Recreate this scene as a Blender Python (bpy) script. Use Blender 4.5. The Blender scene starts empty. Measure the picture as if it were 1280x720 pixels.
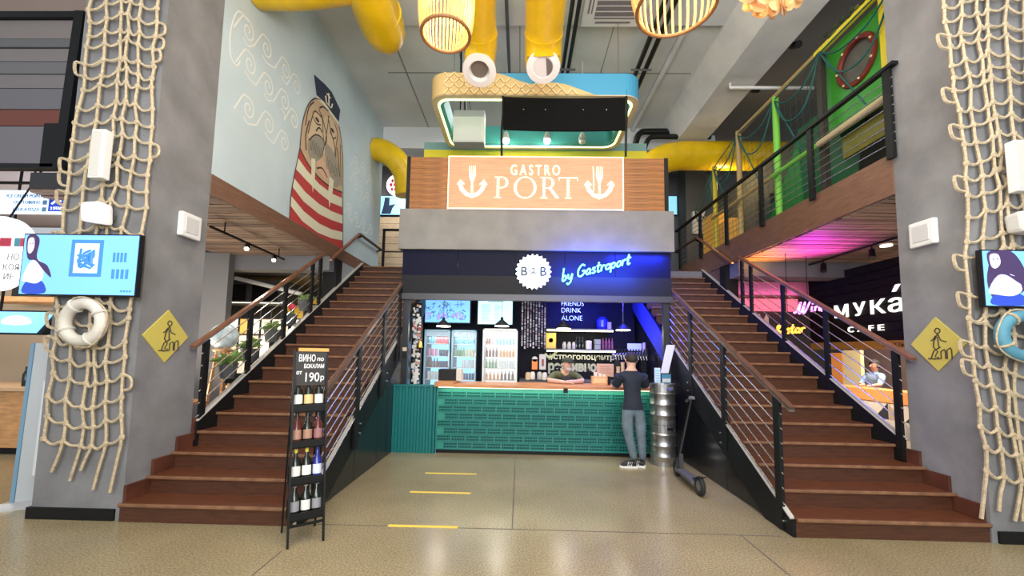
import bpy, bmesh, math, random
from mathutils import Vector, Matrix
random.seed(7)
S = bpy.context.scene
COL = S.collection
V = Vector
PI = math.pi

# ------------------------------------------------------------------ camera
cd = bpy.data.cameras.new('camera')
cam = bpy.data.objects.new('camera', cd)
COL.objects.link(cam)
cd.sensor_fit = 'HORIZONTAL'; cd.sensor_width = 36
cd.lens = 509.74 / 1280 * 36
cd.shift_y = 38.72 / 1280
cd.clip_start = .05; cd.clip_end = 200
_p, _y, _r = .0818, .0206, .0170
_F = V((-math.sin(_y) * math.cos(_p), math.cos(_y) * math.cos(_p), math.sin(_p)))
_R = V((math.cos(_y), math.sin(_y), 0)); _U = _R.cross(_F)
_R2 = _R * math.cos(_r) + _U * math.sin(_r); _U2 = -_R * math.sin(_r) + _U * math.cos(_r)
cam.matrix_world = Matrix(((_R2.x, _U2.x, -_F.x, 0), (_R2.y, _U2.y, -_F.y, 0), (_R2.z, _U2.z, -_F.z, 1.6268), (0, 0, 0, 1)))
S.camera = cam

# ------------------------------------------------------------------ world, exposure, big lights
S.view_settings.view_transform = 'Standard'
S.view_settings.look = 'None'
S.view_settings.gamma = 1
S.view_settings.use_curve_mapping = False
S.view_settings.exposure = 0.15
S.cycles.max_bounces = 6
S.cycles.sample_clamp_indirect = 6
w = bpy.data.worlds.new('hall_daylight'); S.world = w; w.use_nodes = True
w.node_tree.nodes['Background'].inputs[0].default_value = (.86, .92, 1, 1)
w.node_tree.nodes['Background'].inputs[1].default_value = .55

def light(name, kind, loc, power, color=(1, 1, 1), size=.1, size_y=None, target=None, angle=None, blend=.6, spread=None):
    d = bpy.data.lights.new(name, kind); d.energy = power; d.color = color
    if kind == 'AREA':
        d.size = size
        if size_y: d.shape = 'RECTANGLE'; d.size_y = size_y
        if spread: d.spread = spread
    elif kind == 'SPOT':
        d.spot_size = angle or 1.2; d.spot_blend = blend; d.shadow_soft_size = size
    else:
        d.shadow_soft_size = size
    o = bpy.data.objects.new(name, d); COL.objects.link(o); o.location = loc
    if target is not None:
        o.rotation_euler = (V(target) - V(loc)).to_track_quat('-Z', 'Y').to_euler()
    return o
light('hall_light', 'AREA', (.3, 1.5, 7.3), 420, (1, .97, .92), 5, 4, (.3, 1.5, 0))
light('hall_light', 'AREA', (.3, -3.5, 6.5), 230, (1, .98, .96), 7, 3, (.3, 5, 1.5))
light('hall_light', 'AREA', (.3, 9.3, 7.35), 90, (.95, .97, 1), 4, 1.2, (.3, 9.3, 0))
light('ceiling_fill', 'AREA', (.3, -2.0, 3.2), 620, (.96, .98, 1), 6, 3, (.3, 4.5, 7.5))  # unseen lamp added behind the camera to brighten the ceiling

# ------------------------------------------------------------------ materials
MATS = {}
def M(name, col, rough=.5, metal=0, emit=0, ecol=None, noise=0, nscale=8, bump=0, bscale=60, alpha=1, spec=None, stretch=None, trans=0):
    if name in MATS: return MATS[name]
    m = bpy.data.materials.new(name); m.use_nodes = True
    nt = m.node_tree; b = nt.nodes['Principled BSDF']
    c = (col[0], col[1], col[2], 1)
    b.inputs['Base Color'].default_value = c
    b.inputs['Roughness'].default_value = rough
    b.inputs['Metallic'].default_value = metal
    if spec is not None: b.inputs['Specular IOR Level'].default_value = spec
    if alpha < 1: b.inputs['Alpha'].default_value = alpha
    if trans: b.inputs['Transmission Weight'].default_value = trans
    if emit:
        e = ecol or col
        b.inputs['Emission Color'].default_value = (e[0], e[1], e[2], 1)
        b.inputs['Emission Strength'].default_value = emit
    tc = None
    def coord():
        tc = nt.nodes.new('ShaderNodeTexCoord')
        mp = nt.nodes.new('ShaderNodeMapping')
        nt.links.new(tc.outputs['Object'], mp.inputs['Vector'])
        if stretch: mp.inputs['Scale'].default_value = stretch
        return mp.outputs[0]
    if noise:
        n = nt.nodes.new('ShaderNodeTexNoise'); n.inputs['Scale'].default_value = nscale; n.inputs['Detail'].default_value = 6
        nt.links.new(coord(), n.inputs['Vector'])
        r = nt.nodes.new('ShaderNodeValToRGB')
        r.color_ramp.elements[0].position = .3; r.color_ramp.elements[1].position = .7
        r.color_ramp.elements[0].color = tuple(max(0, x * (1 - noise)) for x in col) + (1,)
        r.color_ramp.elements[1].color = tuple(min(1, x * (1 + noise)) for x in col) + (1,)
        nt.links.new(n.outputs['Fac'], r.inputs[0]); nt.links.new(r.outputs[0], b.inputs['Base Color'])
    if bump:
        n = nt.nodes.new('ShaderNodeTexNoise'); n.inputs['Scale'].default_value = bscale; n.inputs['Detail'].default_value = 5
        nt.links.new(coord(), n.inputs['Vector'])
        bp = nt.nodes.new('ShaderNodeBump'); bp.inputs['Strength'].default_value = bump; bp.inputs['Distance'].default_value = .02
        nt.links.new(n.outputs['Fac'], bp.inputs['Height']); nt.links.new(bp.outputs[0], b.inputs['Normal'])
    MATS[name] = m
    return m

concrete = M('column_concrete', (.20, .20, .205), .75, noise=.22, nscale=2.2, bump=.25, bscale=14)
ceil_m = M('ceiling_concrete', (.60, .61, .60), .85, noise=.08, nscale=1.2)
beam_m = M('beam_concrete', (.62, .62, .61), .85, noise=.1, nscale=2)
wallblue = M('wall_pale_blue', (.50, .60, .64), .8, noise=.08, nscale=1)
white_wall = M('white_wall', (.62, .64, .66), .8)
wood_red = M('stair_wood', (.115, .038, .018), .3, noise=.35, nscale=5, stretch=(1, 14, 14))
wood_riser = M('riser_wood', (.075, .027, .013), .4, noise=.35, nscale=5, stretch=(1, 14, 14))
wood_nose = M('nosing_worn', (.21, .105, .055), .3, noise=.3, nscale=9)
wood_skirt = M('skirting_wood', (.095, .03, .017), .45, noise=.3, nscale=5)
wood_fascia = M('fascia_wood', (.17, .085, .052), .5, noise=.3, nscale=5, stretch=(10, 1, 20))
wood_slat = M('soffit_wood', (.21, .14, .10), .5, noise=.35, nscale=4, stretch=(1, 8, 8))
wood_slats = [wood_slat, M('soffit_wood_pale', (.28, .195, .14), .5, noise=.3, nscale=4, stretch=(1, 8, 8)), M('soffit_wood_dark', (.13, .085, .062), .5, noise=.3, nscale=4, stretch=(1, 8, 8))]
wood_sign = M('sign_wood', (.27, .105, .024), .5, noise=.5, nscale=4, stretch=(1, 1, 26))
wood_rail = M('handrail_wood', (.20, .085, .045), .3, noise=.25, nscale=6)
wood_rail_d = M('handrail_dark', (.105, .052, .034), .3, noise=.25, nscale=6)
wood_light = M('light_wood', (.62, .33, .14), .5, noise=.25, nscale=5, stretch=(1, 6, 6))
wood_ctr = M('counter_wood', (.50, .21, .075), .4, noise=.25, nscale=5, stretch=(1, 10, 10))
bamboo = M('bamboo', (.85, .48, .15), .5)
black = M('black_paint', (.0055, .006, .0065), .5, spec=.3)
blackg = M('black_gloss_panel', (.012, .013, .014), .22, noise=.3, nscale=40)
dark = M('dark_wall', (.03, .03, .035), .6)
grey_m = M('grey_metal', (.18, .18, .19), .4, .4)
darkgrey = M('dark_grey', (.07, .075, .08), .6)
steel = M('steel_cable', (.75, .73, .7), .25, .9)
keg_m = M('keg_steel', (.42, .42, .42), .33, .95, noise=.2, nscale=12)
white = M('white_plastic', (.75, .75, .73), .45)
offwhite = M('off_white', (.6, .58, .52), .6)
yellow = M('duct_yellow', (.72, .47, .006), .3, noise=.12, nscale=3)
yellow2 = M('yellow_paint', (.78, .66, .03), .5)
signyel = M('sign_yellow', (.58, .49, .10), .5)
rope_m = M('net_rope', (.47, .38, .25), .9, noise=.25, nscale=40)
teal = M('container_teal', (.008, .155, .155), .4)
crate_m = M('crate_green', (.018, .20, .18), .3)
slot_m = M('crate_slot', (.003, .016, .015), .8, spec=.1)
glass_m = M('clear_glass', (.9, .95, 1), .05, alpha=.12)
bottle_g = M('bottle_dark', (.012, .016, .012), .12)
bottle_r = M('bottle_red_brown', (.09, .02, .015), .12)
bottle_b = M('bottle_blue', (.02, .03, .22), .12)
label_w = M('label_white', (.75, .74, .68), .6)
label_t = M('label_tan', (.70, .48, .22), .6)
skin_m = M('skin', (.62, .37, .27), .55)
hair_m = M('hair_dark', (.025, .018, .014), .7)
beard_m = M('beard_grey', (.42, .40, .38), .8)
navy = M('tshirt_navy', (.013, .018, .034), .85, noise=.2, nscale=12)
jeans = M('jeans_grey_blue', (.11, .15, .185), .85, noise=.25, nscale=10)
shoe_m = M('shoe_black', (.012, .012, .014), .6)
olive = M('tshirt_olive', (.085, .095, .04), .85)
cap_m = M('cap_green', (.022, .03, .02), .8)
lightblue = M('shirt_light_blue', (.30, .48, .72), .8)
green_leaf = M('leaf_green', (.22, .36, .09), .6, noise=.3, nscale=6)
red_m = M('mural_red', (.45, .04, .04), .7)
cream = M('mural_cream', (.70, .66, .50), .7)
tan = M('mural_tan', (.52, .36, .22), .7)
mgrey = M('mural_grey_brown', (.30, .26, .20), .7)
mline = M('mural_line', (.05, .035, .03), .8)
mnavy = M('mural_navy', (.012, .018, .05), .7)
curl_m = M('mural_curl_white', (.74, .76, .72), .8)
green_p = M('play_green', (.04, .30, .03), .5)
green_post = M('post_green', (.18, .55, .06), .5)
darkgreen = M('slide_green', (.015, .13, .05), .5)
net_green = M('play_net', (.01, .10, .09), .8)
red_brown = M('porthole_red', (.17, .02, .012), .5)
wood_post = M('post_wood', (.42, .29, .11), .6)
orange = M('orange_panel', (.80, .28, .06), .5)
tape = M('tape_yellow', (.80, .58, .08), .5)
blue_ring = M('ring_blue', (.05, .30, .50), .5)
teal_ring = M('ring_teal', (.05, .36, .34), .5)
waffle = M('waffle_beige', (.62, .45, .19), .6)
beige_r = M('ring_beige', (.60, .50, .30), .6)
brass = M('brass', (.55, .38, .12), .3, .9)
rubber = M('rubber', (.015, .015, .016), .8)
buoy_w = M('buoy_white', (.62, .58, .50), .6, noise=.15, nscale=6)
buoy_b = M('buoy_blue', (.09, .28, .38), .6, noise=.15, nscale=6)
def E_(name, col, strength, base=None): return M(name, base or col, .5, emit=strength, ecol=col)
glow_white = E_('lamp_glow_white', (1, .93, .80), 9)
glow_warm = E_('lamp_glow_warm', (1, .75, .45), 6)
glow_led = E_('led_strip_yellow', (.83, 1, .38), 2.6)
glow_neon_b = E_('neon_cyan', (.10, .62, 1), 5)
glow_neon_v = E_('neon_indigo', (.3, .4, 1), 4)
glow_neon_p = E_('neon_magenta', (1, .22, .98), 3.2)
glow_neon_o = E_('neon_orange', (1, .40, .03), 3.2)
glow_logo = E_('logo_white', (.9, .95, 1), 1.7)
glow_sign = E_('sign_letters', (1, .84, .56), 1.0)
glow_shelf = E_('shelf_led', (1, .93, .62), 4)
glow_fridge = E_('fridge_glow', (.22, .60, 1), 1.5)
glow_fridge_w = E_('fridge_glow_white', (.93, .97, 1), .75)
pink_glow = E_('pink_strip', (1, .18, .28), 1.0)
letters_w = E_('letters_white', (1, .97, .88), 1.3)

# ------------------------------------------------------------------ builders
ORG = {}
class B:
    """collects shapes, then links them as ONE mesh object"""
    def __init__(s): s.bm = bmesh.new(); s.mi = 0
    def m(s, i): s.mi = i; return s
    def _f(s, vs):
        try:
            f = s.bm.faces.new(vs); f.material_index = s.mi; return f
        except ValueError: return None
    def box(s, a, b):
        x0, y0, z0 = a; x1, y1, z1 = b
        v = [s.bm.verts.new(p) for p in ((x0,y0,z0),(x1,y0,z0),(x1,y1,z0),(x0,y1,z0),(x0,y0,z1),(x1,y0,z1),(x1,y1,z1),(x0,y1,z1))]
        for q in ((0,3,2,1),(4,5,6,7),(0,1,5,4),(1,2,6,5),(2,3,7,6),(3,0,4,7)): s._f([v[i] for i in q])
        return s
    def hexa(s, p):
        v = [s.bm.verts.new(q) for q in p]
        for q in ((0,3,2,1),(4,5,6,7),(0,1,5,4),(1,2,6,5),(2,3,7,6),(3,0,4,7)): s._f([v[i] for i in q])
        return s
    def bar(s, p, q, wd, ht, up=(0, 0, 1)):
        p, q = V(p), V(q); d = (q - p).normalized(); sd = d.cross(V(up))
        if sd.length < 1e-5: sd = V((1, 0, 0))
        sd.normalize(); u = sd.cross(d)
        a, b = sd * wd / 2, u * ht / 2
        return s.hexa([p - a - b, p + a - b, q + a - b, q - a - b, p - a + b, p + a + b, q + a + b, q - a + b])
    def tube(s, pts, r, n=8, closed=False, cap=True):
        pts = [V(p) for p in pts]; L = len(pts)
        rs = r if isinstance(r, (list, tuple)) else [r] * L
        rings = []; prev = None
        for i, p in enumerate(pts):
            if closed: d = pts[(i + 1) % L] - pts[i - 1]
            else: d = pts[min(i + 1, L - 1)] - pts[max(i - 1, 0)]
            if d.length < 1e-9: d = V((0, 0, 1))
            d.normalize()
            if prev is None:
                u = d.cross(V((0, 0, 1)))
                if u.length < .1: u = d.cross(V((1, 0, 0)))
            else: u = prev - d * prev.dot(d)
            if u.length < 1e-6: u = d.orthogonal()
            u.normalize(); prev = u; t = d.cross(u)
            rings.append([s.bm.verts.new(p + (u * math.cos(2 * PI * k / n) + t * math.sin(2 * PI * k / n)) * rs[i]) for k in range(n)])
        R = range(L if closed else L - 1)
        for i in R:
            a, b = rings[i], rings[(i + 1) % L]
            for k in range(n): s._f([a[k], a[(k + 1) % n], b[(k + 1) % n], b[k]])
        if cap and not closed:
            s._f(rings[0][::-1]); s._f(rings[-1])
        return s
    def cyl(s, p, q, r, n=16, r2=None): return s.tube([p, q], [r, r if r2 is None else r2], n)
    def lathe(s, prof, c=(0, 0, 0), n=24, axis='Z'):
        c = V(c); rings = []
        for r, z in prof:
            ring = []
            for k in range(n):
                a = 2 * PI * k / n; x, y = r * math.cos(a), r * math.sin(a)
                ring.append(s.bm.verts.new(c + (V((x, y, z)) if axis == 'Z' else V((x, z, y)) if axis == 'Y' else V((z, x, y)))))
            rings.append(ring)
        for a, b in zip(rings, rings[1:]):
            for k in range(n): s._f([a[k], a[(k + 1) % n], b[(k + 1) % n], b[k]])
        s._f(rings[0][::-1]); s._f(rings[-1])
        return s
    def torus(s, c, R, r, axis='Y', n=32, k=10, sx=1, sz=1):
        c = V(c); pts = []
        for i in range(n):
            a = 2 * PI * i / n; x, y = R * math.cos(a) * sx, R * math.sin(a) * sz
            pts.append(c + (V((x, 0, y)) if axis == 'Y' else V((0, x, y)) if axis == 'X' else V((x, y, 0))))
        return s.tube(pts, r, k, closed=True)
    def prism(s, poly, off, both=True):
        """poly: 3-D points of a planar outline, extruded by off"""
        off = V(off); a = [s.bm.verts.new(V(p)) for p in poly]; b = [s.bm.verts.new(V(p) + off) for p in poly]
        n = len(a)
        f1, f2 = s._f(a[::-1]), s._f(b)
        for i in range(n): s._f([a[i], a[(i + 1) % n], b[(i + 1) % n], b[i]])
        return s
    def ball(s, c, r, sx=1, sy=1, sz=1, n=12, k=8):
        c = V(c); rings = []
        top = s.bm.verts.new(c + V((0, 0, r * sz))); bot = s.bm.verts.new(c - V((0, 0, r * sz)))
        for j in range(1, k):
            t = PI * j / k
            rings.append([s.bm.verts.new(c + V((r * sx * math.sin(t) * math.cos(2 * PI * i / n), r * sy * math.sin(t) * math.sin(2 * PI * i / n), r * sz * math.cos(t)))) for i in range(n)])
        for i in range(n):
            s._f([top, rings[0][i], rings[0][(i + 1) % n]]); s._f([bot, rings[-1][(i + 1) % n], rings[-1][i]])
        for a, b in zip(rings, rings[1:]):
            for i in range(n): s._f([a[i], b[i], b[(i + 1) % n], a[(i + 1) % n]])
        return s
    def mesh(s, name, mats, org=V((0, 0, 0)), smooth=False, bevel=0):
        bmesh.ops.recalc_face_normals(s.bm, faces=s.bm.faces[:])
        if bevel:
            bmesh.ops.bevel(s.bm, geom=s.bm.edges[:], offset=bevel, segments=2, affect='EDGES', profile=.6, clamp_overlap=True)
        if org.length: bmesh.ops.translate(s.bm, verts=s.bm.verts[:], vec=-org)
        me = bpy.data.meshes.new(name); s.bm.to_mesh(me); s.bm.free()
        for q in (mats if isinstance(mats, (list, tuple)) else [mats]): me.materials.append(q)
        if smooth:
            me.polygons.foreach_set('use_smooth', [True] * len(me.polygons))
            try: me.set_sharp_from_angle(angle=math.radians(40))
            except Exception: pass
        return me
    def obj(s, name, mats, parent=None, smooth=False, bevel=0, label=None, kind=None, own=False):
        org = ORG[parent.name] if parent else V((0, 0, 0))
        o = bpy.data.objects.new(name, s.mesh(name, mats, org, smooth, bevel)); COL.objects.link(o)
        if parent: o.parent = parent
        ORG[o.name] = org
        if label: o['label'] = label
        if kind: o['kind'] = kind
        return o
def tag(o, label, cat, group=None, kind=None):
    o['label'] = label; o['category'] = cat
    if group: o['group'] = group
    if kind: o['kind'] = kind
    return o
def thing(name, label, cat, loc=(0, 0, 0), group=None):
    o = bpy.data.objects.new(name, None); COL.objects.link(o); o.location = loc; o.empty_display_size = .1
    ORG[o.name] = V(loc)
    return tag(o, label, cat, group)
def struct(name, b, mats, parent=None, smooth=False, bevel=0):
    o = b.obj(name, mats, parent, smooth, bevel)
    if not parent: o['kind'] = 'structure'
    return o
def inst(me, name, parent, loc=(0, 0, 0), rot=(0, 0, 0), scale=(1, 1, 1)):
    """a part that shares its mesh with its fellows (loc in the parent's own space)"""
    o = bpy.data.objects.new(name, me); COL.objects.link(o); o.parent = parent
    o.location = loc; o.rotation_euler = rot; o.scale = scale
    ORG[o.name] = V(loc) + (ORG[parent.name] if parent else V((0, 0, 0)))
    return o
def copy_tree(o, parent=None):
    c = o.copy(); COL.objects.link(c)
    if parent: c.parent = parent
    ORG[c.name] = ORG.get(o.name, V((0, 0, 0)))
    for ch in list(o.children): copy_tree(ch, c)
    return c
_dg = None
def text(name, body, size, mat, parent, loc, rot=(PI / 2, 0, 0), depth=.004, align='LEFT', shear=0, bold=0, width=None, sy=1, space=1):
    """lettering turned into a thin mesh; loc in world space, parent's own space is used when parented"""
    cu = bpy.data.curves.new(name, 'FONT'); cu.body = body; cu.size = size; cu.extrude = depth; cu.align_x = align
    cu.shear = shear; cu.offset = bold; cu.space_character = space; cu.resolution_u = 3
    t = bpy.data.objects.new(name + '_tmp', cu); COL.objects.link(t)
    bpy.context.view_layer.update()
    me = bpy.data.meshes.new_from_object(t.evaluated_get(bpy.context.evaluated_depsgraph_get()))
    bpy.data.objects.remove(t); bpy.data.curves.remove(cu)
    me.materials.clear(); me.materials.append(mat)
    if len(me.vertices) and width:
        xs = [v.co.x for v in me.vertices]; k = width / max(1e-6, max(xs) - min(xs)); x0 = min(xs)
        for v in me.vertices: v.co.x = (v.co.x - x0) * k
    for v in me.vertices: v.co.y *= sy
    o = bpy.data.objects.new(name, me); COL.objects.link(o)
    if parent:
        o.parent = parent; o.location = V(loc) - ORG[parent.name]
    else: o.location = loc
    o.rotation_euler = rot
    ORG[o.name] = V(loc)
    return o
def smooth_path(pts, k=6, closed=False):
    P = [V(p) for p in pts]; out = []; n = len(P)
    for i in range(n if closed else n - 1):
        a, b, c, d = (P[(i - 1) % n], P[i], P[(i + 1) % n], P[(i + 2) % n]) if closed else (P[max(i - 1, 0)], P[i], P[i + 1], P[min(i + 2, n - 1)])
        for j in range(k):
            t = j / k
            out.append(.5 * ((2 * b) + (c - a) * t + (2 * a - 5 * b + 4 * c - d) * t * t + (3 * b - a - 3 * c + d) * t ** 3))
    if not closed: out.append(P[-1])
    return out
# ------------------------------------------------------------------ the setting
def floor_material():
    m = M('polished_concrete', (.30, .265, .21), .22)
    nt = m.node_tree; b = nt.nodes['Principled BSDF']
    tc = nt.nodes.new('ShaderNodeTexCoord')
    n1 = nt.nodes.new('ShaderNodeTexNoise'); n1.inputs['Scale'].default_value = .9; n1.inputs['Detail'].default_value = 8
    n2 = nt.nodes.new('ShaderNodeTexNoise'); n2.inputs['Scale'].default_value = 70; n2.inputs['Detail'].default_value = 3
    for n in (n1, n2): nt.links.new(tc.outputs['Object'], n.inputs['Vector'])
    r1 = nt.nodes.new('ShaderNodeValToRGB'); r1.color_ramp.elements[0].color = (.24, .198, .115, 1); r1.color_ramp.elements[1].color = (.38, .325, .205, 1)
    r1.color_ramp.elements[0].position = .2; r1.color_ramp.elements[1].position = .8
    r2 = nt.nodes.new('ShaderNodeValToRGB'); r2.color_ramp.elements[0].color = (.45, .42, .4, 1); r2.color_ramp.elements[1].color = (1.35, 1.33, 1.25, 1)
    r2.color_ramp.elements[0].position = .3; r2.color_ramp.elements[1].position = .72
    mx = nt.nodes.new('ShaderNodeMix'); mx.data_type = 'RGBA'; mx.blend_type = 'MULTIPLY'; mx.inputs[0].default_value = .8
    nt.links.new(n1.outputs['Fac'], r1.inputs[0]); nt.links.new(n2.outputs['Fac'], r2.inputs[0])
    nt.links.new(r1.outputs[0], mx.inputs[6]); nt.links.new(r2.outputs[0], mx.inputs[7])
    nt.links.new(mx.outputs[2], b.inputs['Base Color'])
    r3 = nt.nodes.new('ShaderNodeMapRange'); r3.inputs['To Min'].default_value = .17; r3.inputs['To Max'].default_value = .27
    nt.links.new(n1.outputs['Fac'], r3.inputs[0]); nt.links.new(r3.outputs[0], b.inputs['Roughness'])
    return m
floor = struct('floor', B().box((-11, -7, -.2), (11, 14, 0)), floor_material())
joint_m = M('floor_joint', (.10, .085, .065), .8)
for a, b in (((2.035, -6, 0), (2.047, 3.9, .0015)), ((-1.9, 3.905, 0), (2.4, 3.915, .0015)), ((-.05, 3.9, 0), (-.04, 6.6, .0012)), ((-1.9, -6, 0), (-1.89, 3.4, .0015))):
    B().box(a, b).obj('floor_joint', joint_m, floor)

ZC, XL, XR, YF = 7.53, -3.7, 4.25, 3.88
ceiling = struct('ceiling', B().box((-9, -7, ZC), (4.5, 13, ZC + .2)), ceil_m)
B().box((-2.9, -6, ZC - .11), (3.8, 6.8, ZC)).obj('drop_slab', ceil_m, ceiling)
seam_m = M('ceiling_seam', (.26, .26, .25), .9)
for a, b in (((-2.52, 6.8, ZC - .004), (-2.49, 10.3, ZC)), ((-2.9, 8.17, ZC - .004), (3.7, 8.2, ZC)), ((-1.3, 6.8, ZC - .004), (-1.28, 10.3, ZC)), ((1.6, 6.8, ZC - .004), (1.62, 10.3, ZC)), ((-.1, 6.8, ZC - .004), (-.08, 10.3, ZC))):
    B().box(a, b).obj('ceiling_seam', seam_m, ceiling)
struct('ceiling_beam', B().box((3.8, -4, 6.9), (4.5, 10.3, ZC)).hexa([(3.5, -4, ZC - .12), (3.8, -4, 6.95), (3.8, 10.3, 6.95), (3.5, 10.3, ZC - .12), (3.5, -4, ZC), (3.8, -4, ZC), (3.8, 10.3, ZC), (3.5, 10.3, ZC)]), beam_m)
struct('ceiling', B().box((4.5, -4, 7.35), (9, 13, 7.55)), M('dark_ceiling', (.17, .155, .14), .9))
B().cyl((2.95, -2, ZC - .05), (2.87, 10.3, ZC - .05), .055, 10).obj('ceiling_conduit', beam_m, ceiling, smooth=True)

# columns
column = struct('column', B().box((-4.57, YF, 0), (XL, 4.62, ZC)), concrete)
columnr = struct('column', B().box((XR, YF, 0), (5.25, 4.60, ZC)), concrete)
struct('baseboard_left', B().box((-4.6, YF - .02, 0), (XL - .06, YF, .105)).box((-4.6, YF, 0), (-4.57, 4.6, .105)), black)
struct('baseboard_right', B().box((XR + .05, YF - .02, 0), (5.3, YF, .105)), black)

# mural wall over the left gallery edge
wall_left = struct('wall_left', B().box((XL - .2, 4.62, 3.68), (XL, 10.32, ZC)), wallblue)
struct('trim_1', B().box((XL - .22, 4.62, 3.44), (XL + .015, 9.9, 3.68)), wood_fascia)
struct('wall_back', B().box((XL, 10.3, 6.95), (5, 10.5, ZC)), white_wall)
struct('floor', B().box((-7, 9.42, 3.35), (9, 13.5, 3.57)), M('upper_floor', (.20, .19, .18), .6))
struct('wall_back', B().box((-8, 12.6, 3.5), (9, 12.8, ZC)), M('upper_back_wall', (.14, .145, .16), .8))
# lower back wall and side walls of the two wings
struct('wall_back', B().box((-10.8, 12.0, 0), (10.8, 12.2, 3.4)), M('lower_back_wall', (.10, .10, .105), .8))
struct('wall_left', B().box((-10.8, 4.6, 0), (-10.6, 12, 3.7)), M('left_shop_wall', (.55, .45, .32), .8))
struct('wall_right', B().box((9.6, 3.5, 0), (9.8, 12, 3.7)), M('right_cafe_wall', (.48, .42, .36), .8))

# wood soffits of the galleries, slat by slat
def soffit(x0, x1, y0, y1, z, pitch, label):
    s = struct('ceiling', B().box((x0, y0, z + .02), (x1, y1, z + .22)), dark)
    n = int((y1 - y0) / pitch)
    mes = [B().box((x0, -pitch / 2 + .011, -.022), (x1, pitch / 2 - .011, .02)).mesh('slat', q) for q in wood_slats]
    for i in range(n):
        inst(random.choice(mes[:2] + mes), 'slat', s, (0, y0 + (i + .5) * pitch, z + random.uniform(-.006, .006)), (0, 0, random.uniform(-.001, .001)))
    return s
soffit(-5.9, XL - .02, 4.62, 7.75, 3.46, .115, 'left')
soffit(XR + .02, 7.6, 4.6, 8.0, 3.50, .115, 'right')
struct('ceiling_beam', B().box((-8, 7.75, 3.16), (XL - .03, 8.1, 3.66)), M('grey_beam', (.16, .165, .18), .7))
struct('ceiling_beam', B().box((XR + .03, 8.0, 3.2), (9.4, 8.45, 3.7)), MATS['grey_beam'])
struct('ceiling', B().box((-10.6, 8.1, 3.46), (XL - .03, 12, 3.66)), M('left_wing_ceiling', (.20, .15, .11), .8))
struct('ceiling', B().box((XR + .03, 8.45, 3.5), (9.6, 12, 3.7)), M('right_wing_ceiling', (.25, .12, .10), .8))
struct('ceiling', B().box((-10.6, 4.86, 3.88), (-4.8, 4.95, 4.0)).box((-10.6, 4.95, 3.88), (-5.92, 7.55, 4.0)), M('shop_ceiling', (.62, .63, .78), .7))
struct('trim_2', B().box((XR - .015, 4.6, 3.50), (XR + .2, 10.9, 3.98)), wood_fascia)
struct('floor', B().box((XR + .2, 4.6, 3.72), (9.6, 13, 3.95)), MATS['upper_floor'])
# grey pillar under the left gallery, dark posts where the stairs pass the upper floor
struct('column', B().box((-7.3, 7.6, 0), (-5.6, 7.75, 3.44)), M('grey_pillar', (.20, .20, .21), .7))
struct('column', B().box((XL - .25, 7.95, 0), (XL + .02, 8.2, 3.44)), black)
struct('column', B().box((XR - .05, 8.35, 0), (XR + .2, 8.6, 3.5)), black)
struct('wall_left', B().box((XL - .2, 8.2, 2.2), (XL, 9.5, 3.44)), M('stair_side_wall', (.30, .32, .33), .8))
struct('wall_right', B().box((XR, 8.6, 2.2), (XR + .2, 10.9, 3.5)), M('stair_side_wall_wood', (.13, .07, .05), .8))

# ------------------------------------------------------------------ the two staircases
RISE, NST = .17, 21
def staircase(x0, x1, Y0, t, label, side):
    st = thing('staircase', label, 'staircase', ((x0 + x1) / 2, Y0, 0), 'twin staircases beside the bar')
    wd = (x1 - x0) / 2
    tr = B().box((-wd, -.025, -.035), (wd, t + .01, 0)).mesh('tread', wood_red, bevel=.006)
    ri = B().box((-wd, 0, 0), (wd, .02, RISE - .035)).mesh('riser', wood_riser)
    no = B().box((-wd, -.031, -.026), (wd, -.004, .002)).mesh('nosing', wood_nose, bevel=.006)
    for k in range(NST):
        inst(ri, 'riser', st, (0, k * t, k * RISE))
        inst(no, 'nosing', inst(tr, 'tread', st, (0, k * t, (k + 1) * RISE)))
    def zn(Y): return RISE * ((Y - Y0) / t + 1)
    # stepped skirting on the column's face
    xs = x0 if side < 0 else x1
    for k in range(4 if side < 0 else 3):
        y0 = Y0 + k * t + .02
        B().box((min(xs, xs - side * .03), y0, (k + 1) * RISE - .1), (max(xs, xs - side * .03), min(y0 + t + .02, 4.62), (k + 1) * RISE + .15)).obj('skirting_board', wood_skirt, st)
    # outer black stringer with its pale top edge
    ya, yb = 4.64, Y0 + 19.5 * t
    xa, xb = (x0, x0 + .05) if side < 0 else (x1 - .05, x1)
    def plate(ya, yb, top, bot, xa, xb, z0=0):
        pts = [(xa, ya, max(z0, zn(ya) + bot)), (xa, yb, zn(yb) + bot), (xa, yb, zn(yb) + top), (xa, ya, zn(ya) + top)]
        return B().prism(pts, (xb - xa, 0, 0))
    plate(ya, yb, .13, -.40, xa, xb).obj('outer_stringer', black, st)
    plate(ya, yb, .142, .13, xa - .012, xb + .012).obj('stringer_edge', M('edge_pale', (.55, .54, .5), .4, .3), st, label='pale metal edge strip')
    return st, zn
stairL, znL = staircase(XL + .005, -2.075, 3.85, .274, 'wooden staircase with red-brown steps on the left, behind the wine rack', -1)
stairR, znR = staircase(2.53, XR - .005, 3.89, .285, 'wooden staircase with red-brown steps on the right, beside the kegs and scooter', 1)

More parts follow.
